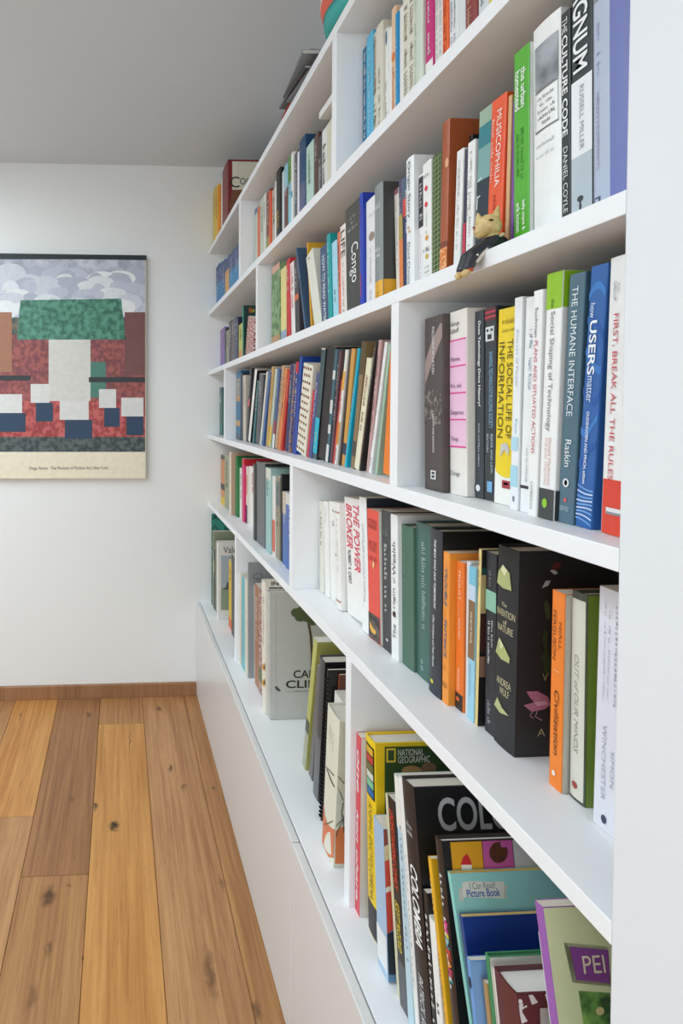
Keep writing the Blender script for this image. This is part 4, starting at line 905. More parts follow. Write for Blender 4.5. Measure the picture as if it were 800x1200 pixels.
# fifth row
ZS = ZBASE
fill_bay("in fifth row's far bay", "books in the fifth row's far bay", ZS, [
    (247.6, 247.6, 602, .0095, '#1f5f54', 'tall teal patterned book', {'mat': mat_pattern('#12403c', '#2f8a78', 70, 'noise', .42, .55), 'plain': 1, 'd': .24, 'tmax': .04}),
    (248.6, 248.6, 621.5, .012, '#8d9377', 'olive green tall book', {'plain': 1, 'd': .23}),
    (250, 250, 641, .012, '#4a4d48', 'dark spine with pale dots', {'bands': [(.2, .4, '#b5ab86')]}),
    (252, 252, 634, .014, '#7b8468', 'moss green spine behind white cover', {'plain': 1}),
    (253.8, 253.8, 633.5, .008, '#e9e7e0', 'white landscape-photo hardback facing forward', {'hb': 1, 'key': 'vale', 'plain': 1, 'd': .25, 'tmax': .03}),
    (267.8, 267.8, 655, 733, '#e3b62c', 'yellow book with black title', {'mk': [(.1, .3, .3, .7, '#2b2a26', 5)], 'bands': [(.85, 1, '#dd6a30')]}),
    (271.2, 271.2, 649, 742, '#3a3a3c', 'dark charcoal book against the divider', {'plain': 1}),
], y_end=DIV['5a'][0], ztop=ZE, ymax=YFAR)
fill_bay("in fifth row's middle bay", "books in the fifth row's middle bay", ZS, [
    (279.2, 279.2, 669, .012, '#e0d5c2', 'cream book against far divider', {'plain': 1}),
    (283.2, 283, 674, .014, '#5fb4bf', 'thin turquoise spine', {'plain': 1, 'cov': '#e6ddca'}),
    (286.8, 286.6, 677, .014, '#dcd4c0', 'sand coloured book beside turquoise', {'plain': 1}),
    (290.4, 290.2, 658.5, .016, '#8e9294', 'tall grey book with grey cover', {'key': 'grey', 'plain': 1, 'd': .24}),
    (295.2, 295, 682, 790, '#ece8de', 'ivory book with upright grey title', {'mk': [(.3, .85, .4, .65, '#7d7a74', 26)]}),
    (298.4, 298.2, 683, 800, '#a86f4e', 'rust brown book', {}),
    (303.2, 303, 688, 810, '#9c6a5e', 'floral multicoloured book', {'mat': mat_pattern('#c9b8a4', '#8a4a5a', 90, 'noise', .42, .55), 'bands': [(.75, .88, '#5c6a3a')], 'plain': 1}),
    (306.8, 306.4, 678.5, 829, '#e6dfce', 'cream book with sunflower spine', {'key': 'sun', 'mk': [(.12, .5, .4, .68, '#6b675e', 30)], 'd': .24}),
    (313.6, 313.2, 691, 838, '#bcbab4', 'large grey hardback with tree cover', {'hb': 1, 'key': 'camp', 'd': .25, 'tmax': .022, 'cov': '#c4c2bc', 'plain': 1}),
    (354, 367.4, 748, 896, '#b9b964', 'yellow-green leaning book with dark foot', {'key': 'olive', 'bands': [(.62, .72, '#4a5040'), (.72, 1, '#a9ab94')], 'plain': 1, 'd': .2, 'pg': '#f2efe6', 'tmax': .02}),
    (361.4, 371.4, 780, 908, '#6e6864', 'taupe leaning book', {'plain': 1, 'tmax': .02}),
    (366.6, 374.4, 769, 928, '#4b4b4d', 'charcoal leaning hardback with cream pages', {'hb': 1, 'plain': 1, 'd': .2, 'bands': [(.55, 1, '#6a6c70')], 'tmax': .028, 'cov': '#2a2426'}),
    (375, 384.5, 786, 960, '#1f1f20', 'black spiral-bound notebook', {'key': 'spiral', 'plain': 1, 'cov': '#1a1a1a', 'tmax': .014}),
    (374.4, 390.6, 783, .045, '#8e4a2c', 'small dark book with orange picture', {'plain': 1, 'bp': (382, 960), 'cov': '#6a3a2a'}),
    (376, 389.6, 808, .036, '#efece4', 'white book with circular picture', {'plain': 1, 'bp': (382, 970)}),
    (377.6, 384.2, 826, 989, '#e2dfcc', 'cream book with orange tree-root drawing', {'key': 'roots', 'hb': 1, 'plain': 1, 'd': .19, 'rough': .5, 'tmax': .05}),
], y_end=DIV['5b'][0], ztop=ZE, ymax=DIV['5a'][1])
fill_bay("in fifth row's near bay", "books in the fifth row's near bay", ZS, [
    (415.6, 416.6, 857, .010, '#d94650', 'red book with white script lettering', {'txt': [('one', .08, .32, .3, .72, '#f7ebe8', 'd', 'bi'), ('ken ohara', .42, .93, .3, .78, '#f7ebe8', 'd', 'bi')], 'cov': '#ddd8d6', 'tmax': .02, 'd': .2}),
    (431, 428.4, 858, .018, '#f0cb18', 'yellow wildlife encyclopedia with green cover', {'hb': 1, 'key': 'natgeo', 'bp': (432, 1094), 'd': .25, 'tmax': .03, 'txt': [('ANIMAL ENCYCLOPEDIA', .33, .82, .3, .66, '#8a7a1c', 'd', '')]}),
    (441, 437, 955, .006, '#a8c2dc', 'pale blue picture book with red figures', {'key': 'toy', 'bp': (443, 1135), 'cov': '#5f87ab', 'tmax': .03, 'plain': 1, 'd': .22}),
    (460, 450.8, 929, .012, '#d8d3b0', 'thin cream-green spine beside comics book', {'bp': (465, 1165), 'plain': 1, 'tmax': .012}),
    (462, 453.6, 930, .01, '#24211f', 'black comics paperback with red and yellow capitals', {'key': 'comics', 'bp': (468.5, 1172), 'd': .2, 'cov': '#2a5f8a', 'bands': [(.78, 1, '#55585c')],
        'txt': [('UNDERSTANDING COMICS', .06, .44, .25, .75, '#d9472f', 'd', 'bi'), ('SCOTT McCLOUD', .5, .73, .25, .75, '#e6cf3a', 'd', 'bi')], 'tmax': .02}),
    (476, 461.6, 906, .008, '#bcd7e2', 'pale blue and white book beside black atlas', {'bp': (478, 1200), 'bands': [(0, .22, '#ece9e0')], 'mk': [(.2, .75, .5, .75, '#8e989c', 22)], 'tmax': .016}),
    (486, 466.8, 908, .006, '#efeeea', 'white spine beside black atlas', {'bp': (486, 1200), 'mk': [(.3, .8, .4, .6, '#b9bcc0', 20)], 'tmax': .010}),
    (492, 470.6, 909, .004, '#2a2325', 'large black photo book about a country', {'hb': 1, 'key': 'colombia', 'bp': (492, 1200), 'cov': '#19191b', 'd': .27, 'tmax': .028, 'txt': [('COLOMBIA', .3, .58, .3, .82, '#f2f2f0', 'd', 'bi'), ('PATRICK ROUILLARD', .68, .99, .3, .66, '#d9d9d8', 'd', 'i')], 'mk': [(.15, .17, .2, .7, '#c2c2c2', 9, 'h'), (.175, .195, .2, .7, '#c2c2c2', 9, 'h')]}),
    (506.6, 495, 1041, .004, '#1e1e1f', 'black and white comic with slanted marks', {'bp': (506.6, 1200), 'mk': [(.12, .98, .3, .95, '#ecece8', 22)], 'tmax': .01}),
    (511.6, 502, 1072, .004, '#f0f0ec', 'white spine with black capitals', {'bp': (511.6, 1200), 'mk': [(.45, .98, .4, .8, '#2a2a2a', 14)], 'tmax': .012}),
    (521, 500.6, 1003, .003, '#eeb423', 'yellow leaning book with grey capitals', {'bp': (521.4, 1200), 'mk': [(.08, .3, .3, .75, '#f5e2a4', 10), (.36, .9, .3, .62, '#a47a1c', 28)], 'tmax': .012, 'd': .2}),
    (526, 506.6, 968.5, .03, '#a9d6c4', 'thin mint book behind bright picture squares', {'bp': (528, 1200), 'd': .2, 'plain': 1, 'tmax': .006, 'cov': '#a9d6c4'}),
    (530, 508, 977, .003, '#2f2522', 'dark brown children\'s book with bright letters', {'hb': 1, 'key': 'mini', 'bp': (530, 1200), 'd': .22, 'tmax': .02, 'cov': '#17171a', 'pg': '#efece0'}),
    (533, 523.4, 1020.5, .005, '#8fcfc6', 'mint picture book with ribbon badge', {'key': 'read', 'bp': (533.4, 1090), 'd': .23, 'cov': '#93cdc6', 'tmax': .012, 'plain': 1, 'pg': '#d9b04a'}),
    (540, 532.6, 1064, .006, '#2c4a86', 'navy picture book with gold edge', {'bp': (537.6, 1100), 'd': .22, 'cov': '#1b3a86', 'plain': 1, 'tmax': .012, 'pg': '#e0bb70', 'key': 'navy'}),
    (540.4, 529.6, 1095, -.006, '#6f9fd8', 'cornflower blue book with black emblem', {'bp': (540.4, 1200), 'd': .16, 'cov': '#86aede', 'tmax': .014, 'dots': [(.09, .55, .022, .3, '#1e2430')], 'mk': [(.5, .9, .35, .65, '#cfe0f4', 12)]}),
    (549, 541, 1110, .002, '#b08d5c', 'tan worn spine beside blue book', {'bp': (549.4, 1200), 'd': .15, 'plain': 1, 'tmax': .010}),
    (560, 551.4, 1091, .004, '#3f8a5a', 'green-spined white hardback', {'bp': (562, 1200), 'hb': 1, 'key': 'greenwhite', 'd': .21, 'cov': '#d9d7cc', 'tmax': .018, 'plain': 1, 'pg': '#f0ede4'}),
    (565.6, 556.6, 1106, .006, '#efe9dc', 'white book with tan cover', {'bp': (568, 1200), 'd': .2, 'cov': '#c9a67c', 'plain': 1, 'tmax': .012}),
    (577, 567, 1118, .004, '#5e2c30', 'maroon hardback with white folk figures', {'bp': (577.4, 1200), 'hb': 1, 'key': 'maroon', 'd': .17, 'cov': '#6a2f32', 'pg': '#f3f0e8', 'tmax': .03, 'mk': [(.2, .85, .25, .4, '#e6dcd6', 24), (.25, .85, .6, .75, '#e6dcd6', 22)]}),
    (650, 637.4, 1101, .016, '#e9eef2', 'white book with blue script on spine', {'bp': (650.4, 1200), 'd': .13, 'mk': [(.4, .9, .3, .6, '#5fa3bd', 12)], 'tmax': .012}),
    (666, 646.6, 1085, .012, '#9a5fae', 'violet-spined book with pale green cover', {'bp': (666, 1200), 'key': 'pei', 'd': .24, 'cov': '#d9dcae', 'plain': 1, 'tmax': .012}),
], y_end=YPANEL, ztop=ZE, ymax=DIV['5b'][1])
# ------------------------------------------------------------------ pictures and lettering on single books
def spine_poly(rec, pts, col, name='emblem', lift=1.6, mat=None):
    V = []
    for (px, py) in pts:
        a, f = spine_local(rec, px, py)
        a = min(max(a, .01), .99); f = min(max(f, .002), .998)
        V.append((spine_x(rec, -rec.t * a) - EPS * lift - (.0004 if rec.hb else 0), -rec.t * a, rec.h * (1 - f)))
    return obj(name, mesh(name, V, [tuple(range(len(V)))]), rec.c, mat or mat_cover(col))
def spine_frac(rec, px, py):
    return spine_local(rec, px, py)[1]
def stroke(pts, w):
    """polyline to a ribbon outline"""
    l, r = [], []
    for i, p in enumerate(pts):
        a = pts[max(0, i - 1)]; b = pts[min(len(pts) - 1, i + 1)]
        dx, dy = b[0] - a[0], b[1] - a[1]; n = math.hypot(dx, dy) or 1
        l.append((p[0] - dy / n * w / 2, p[1] + dx / n * w / 2)); r.append((p[0] + dy / n * w / 2, p[1] - dx / n * w / 2))
    return [(l[i], l[i + 1], r[i + 1], r[i]) for i in range(len(pts) - 1)]
B = BOOK
r = B['coo']
cover_full(r, '#ddd6c0', .07, .97, .03, .97)
cover_text(r, 'C', 269.6, 206.8, 280.5, 220, '#2a2420'); cover_text(r, 'OO', 281, 208.5, 295, 216.5, '#2a2420')
cover_poly(r, [(272, 222.5), (312, 222.5), (312, 262), (268.5, 262), (269, 240)], '#7a4a34', lift=1.6)
r = B['teal']
cover_poly(r, [(291, 361), (295.5, 361), (296, 366), (292, 367)], '#b5622c', lift=2)
cover_poly(r, [(295.5, 364), (298, 362), (298, 365), (296, 366.5)], '#b9cf4a', lift=2.4)
r = B['plaid']
V, Fc = [], []
for k in range(25):
    f = k / 25
    i = len(V); V += [(.0, f), (1, f + .012), (1, f + .017), (.0, f + .006)]; Fc.append((i, i + 1, i + 2, i + 3))
for a in (.3, .72):
    i = len(V); V += [(a, 0), (a + .04, 0), (a + .04, 1), (a, 1)]; Fc.append((i, i + 1, i + 2, i + 3))
spine_print(r, V, Fc, .01, .99, .02, .98, '#a9b98a', 'h', 'grid_lines')['kind'] = 'stuff'
patch_spine(B['leather'], .8, .995, .03, .97, '#dd7c33', 'foot_panel', 1.8, mat_pattern('#d9722a', '#f2c48c', 420, 'noise', .5, .58))
r = B['photo']
patch_spine(r, .095, .30, .1, .93, '#777', 'spine_photo', 2.2, mat_pattern('#3f4246', '#a9adb2', 26, 'noise', .35, .62))
for b_ in ((.305, .312, .1, .93), (.49, .497, .1, .93), (.305, .497, .1, .115), (.305, .497, .915, .93)):
    patch_spine(r, *b_, '#6a6c70', 'rule', 2.0)
for q, (f, a, b) in enumerate(((.335, .22, .8), (.365, .28, .75), (.395, .2, .82), (.425, .2, .85), (.455, .38, .68))):
    spine_marks(r, f, f + .016, a, b, '#4a4c50' if q > 2 else '#77797c', 9, 'h')
for f in (.55, .6):
    spine_marks(r, f, f + .018, .15, .8, '#b9bbbd', 11, 'h')
r = B['lav']
def at(rec, px, py): return spine_local(rec, px, py)
def text_px(rec, s, xt, yt, xb, yb, w, col, style='', marks=0):
    """top-to-bottom lettering whose left edge runs from (xt, yt) to (xb, yb) in the photograph"""
    a0, f0 = at(rec, xt, yt); a1, f1 = at(rec, xb, yb); a2, _ = at(rec, xt + w, yt)
    a = (a0 + a1) / 2
    if marks: spine_marks(rec, f0, f1, a, a + (a2 - a0), col, marks)
    else: spine_text(rec, s, f0, f1, a, a + (a2 - a0), col, 'd', style)
patch_spine(r, .985, 1, .02, .98, '#a83a56', 'foot_line', 1.4)
patch_spine(r, .0, .985, at(r, 717, 130)[0], .99, '#7078b6', 'spine_panel', 1.2)
e0, e1 = at(r, 697.6, 222)[0], at(r, 704.5, 222)[0]
patch_spine(r, .905, .95, e0, e1, '#5d6478', 'emblem', 2.0); patch_spine(r, .915, .94, e0 + (e1 - e0) * .2, e1 - (e1 - e0) * .2, '#bcc6d8', 'emblem', 2.6)
text_px(r, 'HELEN HUMPHREYS', 699.8, 110, 699.6, 200, 3.6, '#9b98b4')
text_px(r, '', 700, 28, 700, 92, 4.5, '#a6add0', '', 11)
r = B['tealnote']
for pts in (((559, 214), (565, 208)), ((557, 236), (563, 229)), ((559, 246), (560, 230))):
    for q in stroke(pts, 1.1): spine_poly(r, q, '#dfe6e6', 'white_line', 2.2)
r = B['polka']
rr = random.Random(5)
V, Fc = [], []
for j in range(13):
    for k in range(4):
        a = (k + .4 + (.5 if j % 2 else 0)) / 4; f = (j + .5) / 13
        if a > .9: continue
        i = len(V)
        for s in range(8):
            V.append((a + .085 * math.cos(s * math.pi / 4), f + .0165 * math.sin(s * math.pi / 4)))
        Fc.append(tuple(range(i, i + 8)))
spine_print(r, V, Fc, .01, .99, .03, .97, '#8a5a44', 'h', 'polka_dots')['kind'] = 'stuff'
r = B['flesh']
spine_poly(r, [(498, 452), (505, 430), (513, 408), (526, 393), (526, 377), (516, 378), (506, 400), (498, 425)], '#9c8680', 'spine_panel', 1.0)
patch_spine(r, .42, .62, .03, .97, '#777', 'spine_panel', 1.4, mat_pattern('#4c413c', '#8d807a', 150, 'noise', .5, .62))
patch_spine(r, .885, .935, .38, .66, '#ecebe8', 'publisher_mark', 2.0)
for q in ((.892, .907), (.913, .928)): patch_spine(r, *q, .44, .6, '#35302e', 'publisher_mark', 2.6)
r = B['mask']
patch_spine(r, .10, .175, .1, .86, '#d6d9da', 'face_emblem', 1.6)
for q in ((.112, .125, .2, .38), (.112, .125, .58, .76), (.14, .165, .3, .66)): patch_spine(r, *q, '#2a2c30', 'face_emblem', 2.4)
patch_spine(r, .9, .955, .3, .75, '#78aed6', 'publisher_mark', 2.0)
r = B['social']
spine_poly(r, [(586, 536), (587.5, 520), (594, 519), (597, 526), (596, 534), (591, 527)], '#c9c8c2', 'stone_picture', 1.8)
spine_blob(r, .815, .5, .045, .46, '#f2d320', 16, 'stone_picture')
for q, c in (((.875, .915, .35, .68), '#a8323c'), ((.885, .897, .42, .6), '#efe9e0')): patch_spine(r, *q, c, 'publisher_crest', 2.2)
r = B['power']
patch_spine(r, .655, .72, .04, .92, '#b4dbe8', 'blue_square', 1.4); patch_spine(r, .79, .89, .04, .96, '#a9d6e6', 'blue_square', 1.4)
patch_spine(r, .935, .96, .4, .62, '#7d8086', 'publisher_mark', 1.6)
r = B['users']
for k in range(9):
    f = .845 + k * .017
    V = []; n = 7
    up = [(q / n, .35 * math.sin(q / n * 2.4 + k * .5) + q / n * .5) for q in range(n + 1)]
    poly = [(a, 1 - v * 1) for a, v in up] + [(a, 1 - v - .22) for a, v in reversed(up)]
    spine_print(r, poly, [tuple(range(len(poly)))], f - .012, f + .012, .04, .98, '#cfe0f2' if k % 2 else '#7fb0e0', 'h', 'wave_line', 1.4 + .1 * k)
for k in range(6):
    f = .05 + k * .12; n = 7
    up = [(q / n, .5 + .4 * math.sin(q / n * 3 + k)) for q in range(n + 1)]
    poly = up + [(a, v - .3) for a, v in reversed(up)]
    spine_print(r, poly, [tuple(range(len(poly)))], f, f + .10, .02, .98, '#235ba4' if k % 2 else '#3b7cc4', 'h', 'wave_line', .9)
patch_spine(B['first'], .902, .925, .2, .8, '#e9e9ea', 'publisher_mark', 2.4); patch_spine(B['first'], .917, .926, .22, .78, '#8b8d92', 'publisher_mark', 3.0)
r = B['first']
text_px(r, 'FIRST, BREAK ALL THE RULES', 720.6, 368, 712.6, 562, 7.2, '#d2525a')
text_px(r, 'GALLUP', 721, 330, 720.5, 353, 4.2, '#a4a7ac'); text_px(r, 'from', 726.4, 332, 726, 342, 3.0, '#a4a7ac')
r = B['winch']
text_px(r, 'WINCHESTER', 707, 848, 703.5, 935, 4.6, '#b4b5c4'); text_px(r, 'SIMON', 716.5, 880, 714, 922, 4.2, '#b4b5c4')
text_px(r, '', 709, 706, 706.5, 820, 2.0, '#c6c6d2', '', 34); text_px(r, '', 714, 716, 711.5, 820, 2.0, '#c6c6d2', '', 30); text_px(r, '', 721.5, 710, 720, 832, 3.6, '#c2c2d0', '', 20)
a_, f_ = at(r, 707.5, 960); spine_blob(r, f_, a_, .018, at(r, 710.5, 960)[0] - a_, '#3c4258')
r = B['broker']
cover_full(r, '#6a4a2c', 0, 1, .78, .995, 'cover_painting', 1.8, mat_pattern('#3f2a1a', '#a8783c', 90, 'noise', .4, .6))
r = B['angels']
patch_spine(r, .8, .995, .02, .98, '#333', 'smoke_picture', 1.4, mat_pattern('#2a2624', '#6a5a50', 70, 'noise', .4, .6))
spine_poly(r, [(434, 728), (437, 735), (441, 740), (440, 744), (436, 741), (433.5, 735)], '#eab040', 'flame_picture', 2.4)
spine_poly(r, [(437.5, 657), (438.8, 660), (438, 667), (436.8, 663)], '#f0dca0', 'candle_picture', 2.4)
r = B['nature']
def nat(pts, col): return spine_poly(r, [(570 + x / 4.444, 630 + y / 4.444) for x, y in pts], col, 'mountain_emblem', 2.0)
nat([(58, 232), (68, 175), (95, 140), (130, 185), (139, 278), (95, 262)], '#b3b878'); nat([(84, 165), (95, 140), (118, 172), (104, 200)], '#e4e2b4')
nat([(52, 592), (75, 520), (104, 570), (130, 632), (127, 656), (85, 632)], '#b3b878'); nat([(66, 548), (75, 520), (98, 562), (84, 580)], '#e4e2b4')
nat([(44, 868), (64, 830), (90, 885), (124, 930), (80, 912)], '#b9bc80')
for s, f0, f1, a, b in (('The', .275, .295, .3, .55), ('INVENTION', .31, .345, .05, .92), ('of', .358, .382, .4, .58), ('NATURE', .388, .422, .12, .85), ('ANDREA', .655, .69, .12, .82), ('WULF', .70, .735, .3, .75)):
    spine_text(r, s, f0, f1, a, b, '#cfc79a', 'h', '')
def natc(pts, col, lift=1.6): return cover_poly(r, [(570 + x / 4.444, 630 + y / 4.444) for x, y in pts], col, 'cover_picture', lift)
natc([(205, 800), (262, 798), (318, 828), (330, 870), (300, 892), (232, 905), (190, 872), (246, 856), (222, 830)], '#c07d9a')
natc([(246, 856), (300, 850), (318, 866), (262, 876)], '#e2b6c8', 2.2)
for pts in (((240, 900), (222, 925), (240, 938)), ((262, 900), (250, 930), (285, 950))):
    for q in stroke([(570 + x / 4.444, 630 + y / 4.444) for x, y in pts], .8): cover_poly(r, q, '#d8a9b8', 'cover_picture', 2.2)
natc([(335, 160), (352, 128), (385, 130), (378, 158), (350, 172)], '#6a3226'); natc([(326, 170), (350, 165), (370, 185), (350, 192)], '#d9dad6')
natc([(285, 262), (305, 225), (332, 222), (318, 250)], '#c9cccc')
natc([(296, 340), (310, 320), (326, 350), (330, 420), (312, 430), (300, 380)], '#4a5a38')
natc([(288, 520), (300, 478), (318, 490), (312, 560), (328, 640), (326, 730), (300, 700), (282, 620), (300, 590)], '#34482c')
cover_text(r, 'A', 570 + 262 / 4.444, 630 + 993 / 4.444, 570 + 302 / 4.444, 630 + 1032 / 4.444, '#a9a67c')
cover_text(r, 'V', 570 + 288 / 4.444, 630 + 706 / 4.444, 570 + 316 / 4.444, 630 + 745 / 4.444, '#a9a67c')
r = B['minds']
patch_spine(r, .035, .985, .03, .93, '#dedbcb', 'title_label', 1.2)
spine_text(r, 'OUT of OUR MINDS', .3, .77, .3, .58, '#9c9a8c', 'd', 'i'); spine_blob(r, .925, .4, .017, .2, '#a8483c')
B['civ'] and patch_spine(B['civ'], .4, .404, .2, .7, '#f9c69a', 'rule', 1.4)
r = B['language']
cover_full(r, '#1f5a4c', 0, .5, .1, .14, 'cover_print', 1.8); cover_full(r, '#c9b27a', 0, .5, .14, .36, 'cover_print', 1.8); cover_full(r, '#4a2a24', 0, .5, .36, .58, 'cover_print', 1.8)
cover_full(r, '#9a705c', 0, .4, .6, .72, 'cover_print', 1.8)
r = B['vale']
cover_full(r, '#dfddd6', 0, 1, 0, 1)
cover_text(r, 'Vale', 261.6, 640.5, 277, 648, '#3c3c3a')
cover_poly(r, [(258.8, 651), (285, 651), (285, 689), (258.8, 689)], '#aab6bf', 'cover_photo', 1.6); cover_poly(r, [(258.8, 689), (285, 689), (285, 715), (258.8, 715)], '#8e9c84', 'cover_photo', 1.6)
cover_poly(r, [(260, 690.5), (264.5, 688), (266, 682), (285, 678), (285, 692)], '#59645f', 'cover_photo', 2.0)
cover_text(B['grey'], 'CL', 296, 671.5, 311, 679, '#6a6e70')
r = B['sun']
cover_full(r, '#e6e0d0', 0, 1, 0, 1)
cover_text(r, 'IN', 317.8, 681.5, 326, 686, '#26241f', 'b'); cover_poly(r, [(315, 688), (340, 688), (340, 690), (315, 690)], '#26241f')
for (cx, cy) in ((310.3, 782), (310.3, 800)):
    for rad, c, lf in ((3.6, '#dba02c', 1.6), (1.7, '#5a3a1c', 2.2)):
        spine_poly(r, [(cx + rad * math.cos(k * .524), cy + rad * 1.25 * math.sin(k * .524)) for k in range(12)], c, 'sunflower_picture', lf)
r = B['camp']
for (cx, cy, rx, ry) in ((347, 718, 6.5, 5.5), (354, 716, 7, 6), (360, 722, 8, 7), (352, 724, 7, 4.5), (366, 727, 7, 6)):
    cover_ellipse(r, cx, cy, rx, ry, '#56613f', 14, 1.5 + cx * .002, 'tree_picture')
for q in stroke([(361, 728), (364, 745), (365.4, 765), (365, 784)], 3.0): cover_poly(r, q, '#57432f', 'tree_picture', 1.7)
cover_text(r, 'CAM', 343.6, 785.5, 371, 794, '#1d1c1a', 'b'); cover_text(r, 'CLIM', 334.8, 797.3, 373, 805.6, '#1d1c1a', 'b')
v, f = scribble(22, 4)
x0, z1 = near_local(r, 335, 808.6); x1, z0 = near_local(r, 368, 810.4)
obj('lettering', mesh('lettering', [(x0 + (x1 - x0) * a, -r.t - EPS * 2.2, z0 + (z1 - z0) * b) for a, b in v], f), r.c, mat_ink('#77746c'))
cover_poly(r, [(321.5, 804.5), (324, 804), (329, 809), (327, 810.5), (323, 808)], '#4a4a46', 'insect_picture', 2.0)
cover_full(r, '#a3a19b', .065, .072, 0.01, .99, 'hinge_groove', 1.4)
r = B['spiral']
obj('spiral_binding', boxes_mesh([(-.004, .004, -r.t - .0012, .0006, r.h * (.03 + .94 * k / 34), r.h * (.03 + .94 * k / 34) + .0014) for k in range(34)]), r.o, mat_plain('black_wire', '#18181a', .3, .6))['kind'] = 'stuff'
r = B['roots']
cover_full(r, '#dad7c2', 0, 1, 0, 1)
spine_poly(r, [(379, 941), (381, 955), (385, 966), (391, 972), (394, 974), (394, 1012), (386, 1004), (377.6, 990)], '#d9743a', 'orange_foot', 1.4)
cover_poly(r, [(392.2, 974), (398, 970), (410, 966), (410, 1012), (392.2, 1012)], '#d9743a', 'orange_foot', 1.4)
for pts in (((382.5, 898.7), (388, 903), (392, 909)), ((384, 901), (389, 914), (392.5, 922)), ((391, 962), (385, 965), (380, 966))):
    for q in stroke(pts, .9): spine_poly(r, q, '#2e2a28', 'root_drawing', 2.2)
for pts in (((392.5, 909), (398, 912), (403, 918)), ((393, 922), (399, 930), (402, 938)), ((402, 940), (400, 952), (401, 962), (396, 972), (393.5, 980)), ((401, 960), (397, 964), (393, 968)), ((402, 955), (402.5, 975))):
    for q in stroke(pts, 1.0): cover_poly(r, q, '#2e2a28', 'root_drawing', 2.2)
for a in (.3, .45, .6): spine_marks(r, .1 + a * .06, .22 + a * .06, a, a + .06, '#6d6a60', 14)
r = B['natgeo']
g = '#2f4a22'
cover_poly(r, [(450.5, 875), (560, 873), (560, 1010), (450.5, 1010)], g, 'cover_photo', 1.0)
cover_poly(r, [(452.3, 876.8), (463.3, 876.5), (463.3, 893), (452.3, 893.4)], '#e6c832', 'emblem', 1.6); cover_poly(r, [(454.3, 879), (461.4, 878.7), (461.4, 890.8), (454.3, 891.2)], g, 'emblem', 2.2)
cover_text(r, 'NATIONAL', 465.8, 878, 496, 884.6, '#e4e6de'); cover_text(r, 'GEOGRAPHIC', 465.8, 886.3, 503.5, 892.8, '#e4e6de')
cover_ellipse(r, 482, 903, 12, 6, '#b08a5a', 16, 1.6, 'animal_picture'); cover_ellipse(r, 502, 900, 9, 7, '#8a6a4c', 16, 1.9, 'animal_picture')
patch_spine(r, .035, .30, .08, .92, '#20221e', 'picture_strip', 1.2)
for k, c in enumerate(('#ddb02c', '#c4403a', '#70703e', '#d6d9cf', '#7fc39a', '#1f6fb4')):
    patch_spine(r, .045 + k * .042, .08 + k * .042, .18, .84, c, 'picture_tile', 2.4)
patch_spine(r, .835, .995, .02, .98, '#26262a', 'foot_panel', 1.2)
r = B['toy']
patch_spine(r, .72, .95, .02, .98, '#e6e8e8', 'spine_panel', 1.2)
for pts, c in (([(445, 961), (452, 959), (454, 988), (446, 992)], '#8e3a34'), ([(446, 992), (455, 989), (456, 1007), (447, 1009)], '#d6c49a'), ([(447, 1009), (457, 1006), (462, 1088), (452, 1094)], '#cc4a3c'),
               ([(449, 1040), (459, 1037), (459, 1043), (449, 1046)], '#e4ded2'), ([(452, 1094), (463, 1090), (464, 1142), (452, 1142)], '#26303c')):
    cover_poly(r, pts, c, 'cover_picture', 1.6 + .3 * (c == '#e4ded2'))
r = B['colombia']
cover_text(r, 'COLOMBIA', 511, 934.5, 672, 968, '#b9bcbc', 'b')
for q in stroke([(505, 916.5), (520, 918), (533, 915.5)], 1.0): cover_poly(r, q, '#8d8d8d', 'cover_print', 1.6)
r = B['mini']
cover_poly(r, [(526.5, 981.8), (563, 979.2), (566, 1016), (568, 1040), (531, 1040), (530, 1020)], '#e0a120', 'picture_square', 1.4)
cover_poly(r, [(563.8, 979.2), (598, 976.4), (602, 1012), (604, 1040), (568.6, 1040), (566.6, 1015)], '#c45a9a', 'picture_square', 1.4)
cover_poly(r, [(598.8, 976.2), (632, 974), (636, 1010), (638, 1040), (604.8, 1040), (602.6, 1012)], '#c9c8c5', 'picture_square', 1.4)
cover_ellipse(r, 583.5, 998.5, 10.8, 12.5, '#5a301c', 22, 2.0, 'biscuit_picture'); cover_ellipse(r, 589.5, 988.5, 4.2, 4.2, '#c45a9a', 12, 2.6, 'biscuit_picture')
for (cx, cy) in ((579, 993), (585, 1000), (579, 1004), (588, 1005)): cover_ellipse(r, cx, cy, 1.2, 1.2, '#351a0e', 8, 2.8, 'biscuit_picture')
cover_poly(r, [(539, 1013), (542, 1004), (546.5, 999.5), (550, 1006), (552.5, 1013)], '#cf2b2b', 'hat_picture', 2.0); cover_poly(r, [(540, 1013), (552, 1013), (552.5, 1019), (540.5, 1019)], '#ece6da', 'hat_picture', 2.0)
f_of = lambda px, py: spine_frac(r, px, py)
for s, x, ya, yb, c in (('M', 523, 1080, 1091, '#e0408c'), ('I', 524, 1093, 1098, '#d8c832'), ('N', 525, 1100, 1110, '#38a9b8'), ('E', 527, 1114, 1124, '#dd4a3a'), ('A', 528, 1125, 1136, '#e89a2c'), ('R', 530, 1138, 1148, '#d84a6a'), ('L', 531, 1150, 1158, '#3aa9a0')):
    spine_text(r, s, f_of(x, ya), f_of(x, yb), .25, .8, c, 'd', 'b')
r = B['read']
cover_poly(r, [(537, 1041), (542, 1039.5), (543, 1058), (539.5, 1054), (537.5, 1057)], '#c9c8ba', 'ribbon_badge', 1.4); cover_poly(r, [(588, 1037), (594.5, 1037.5), (592, 1045), (594, 1053), (588, 1052)], '#c9c8ba', 'ribbon_badge', 1.4)
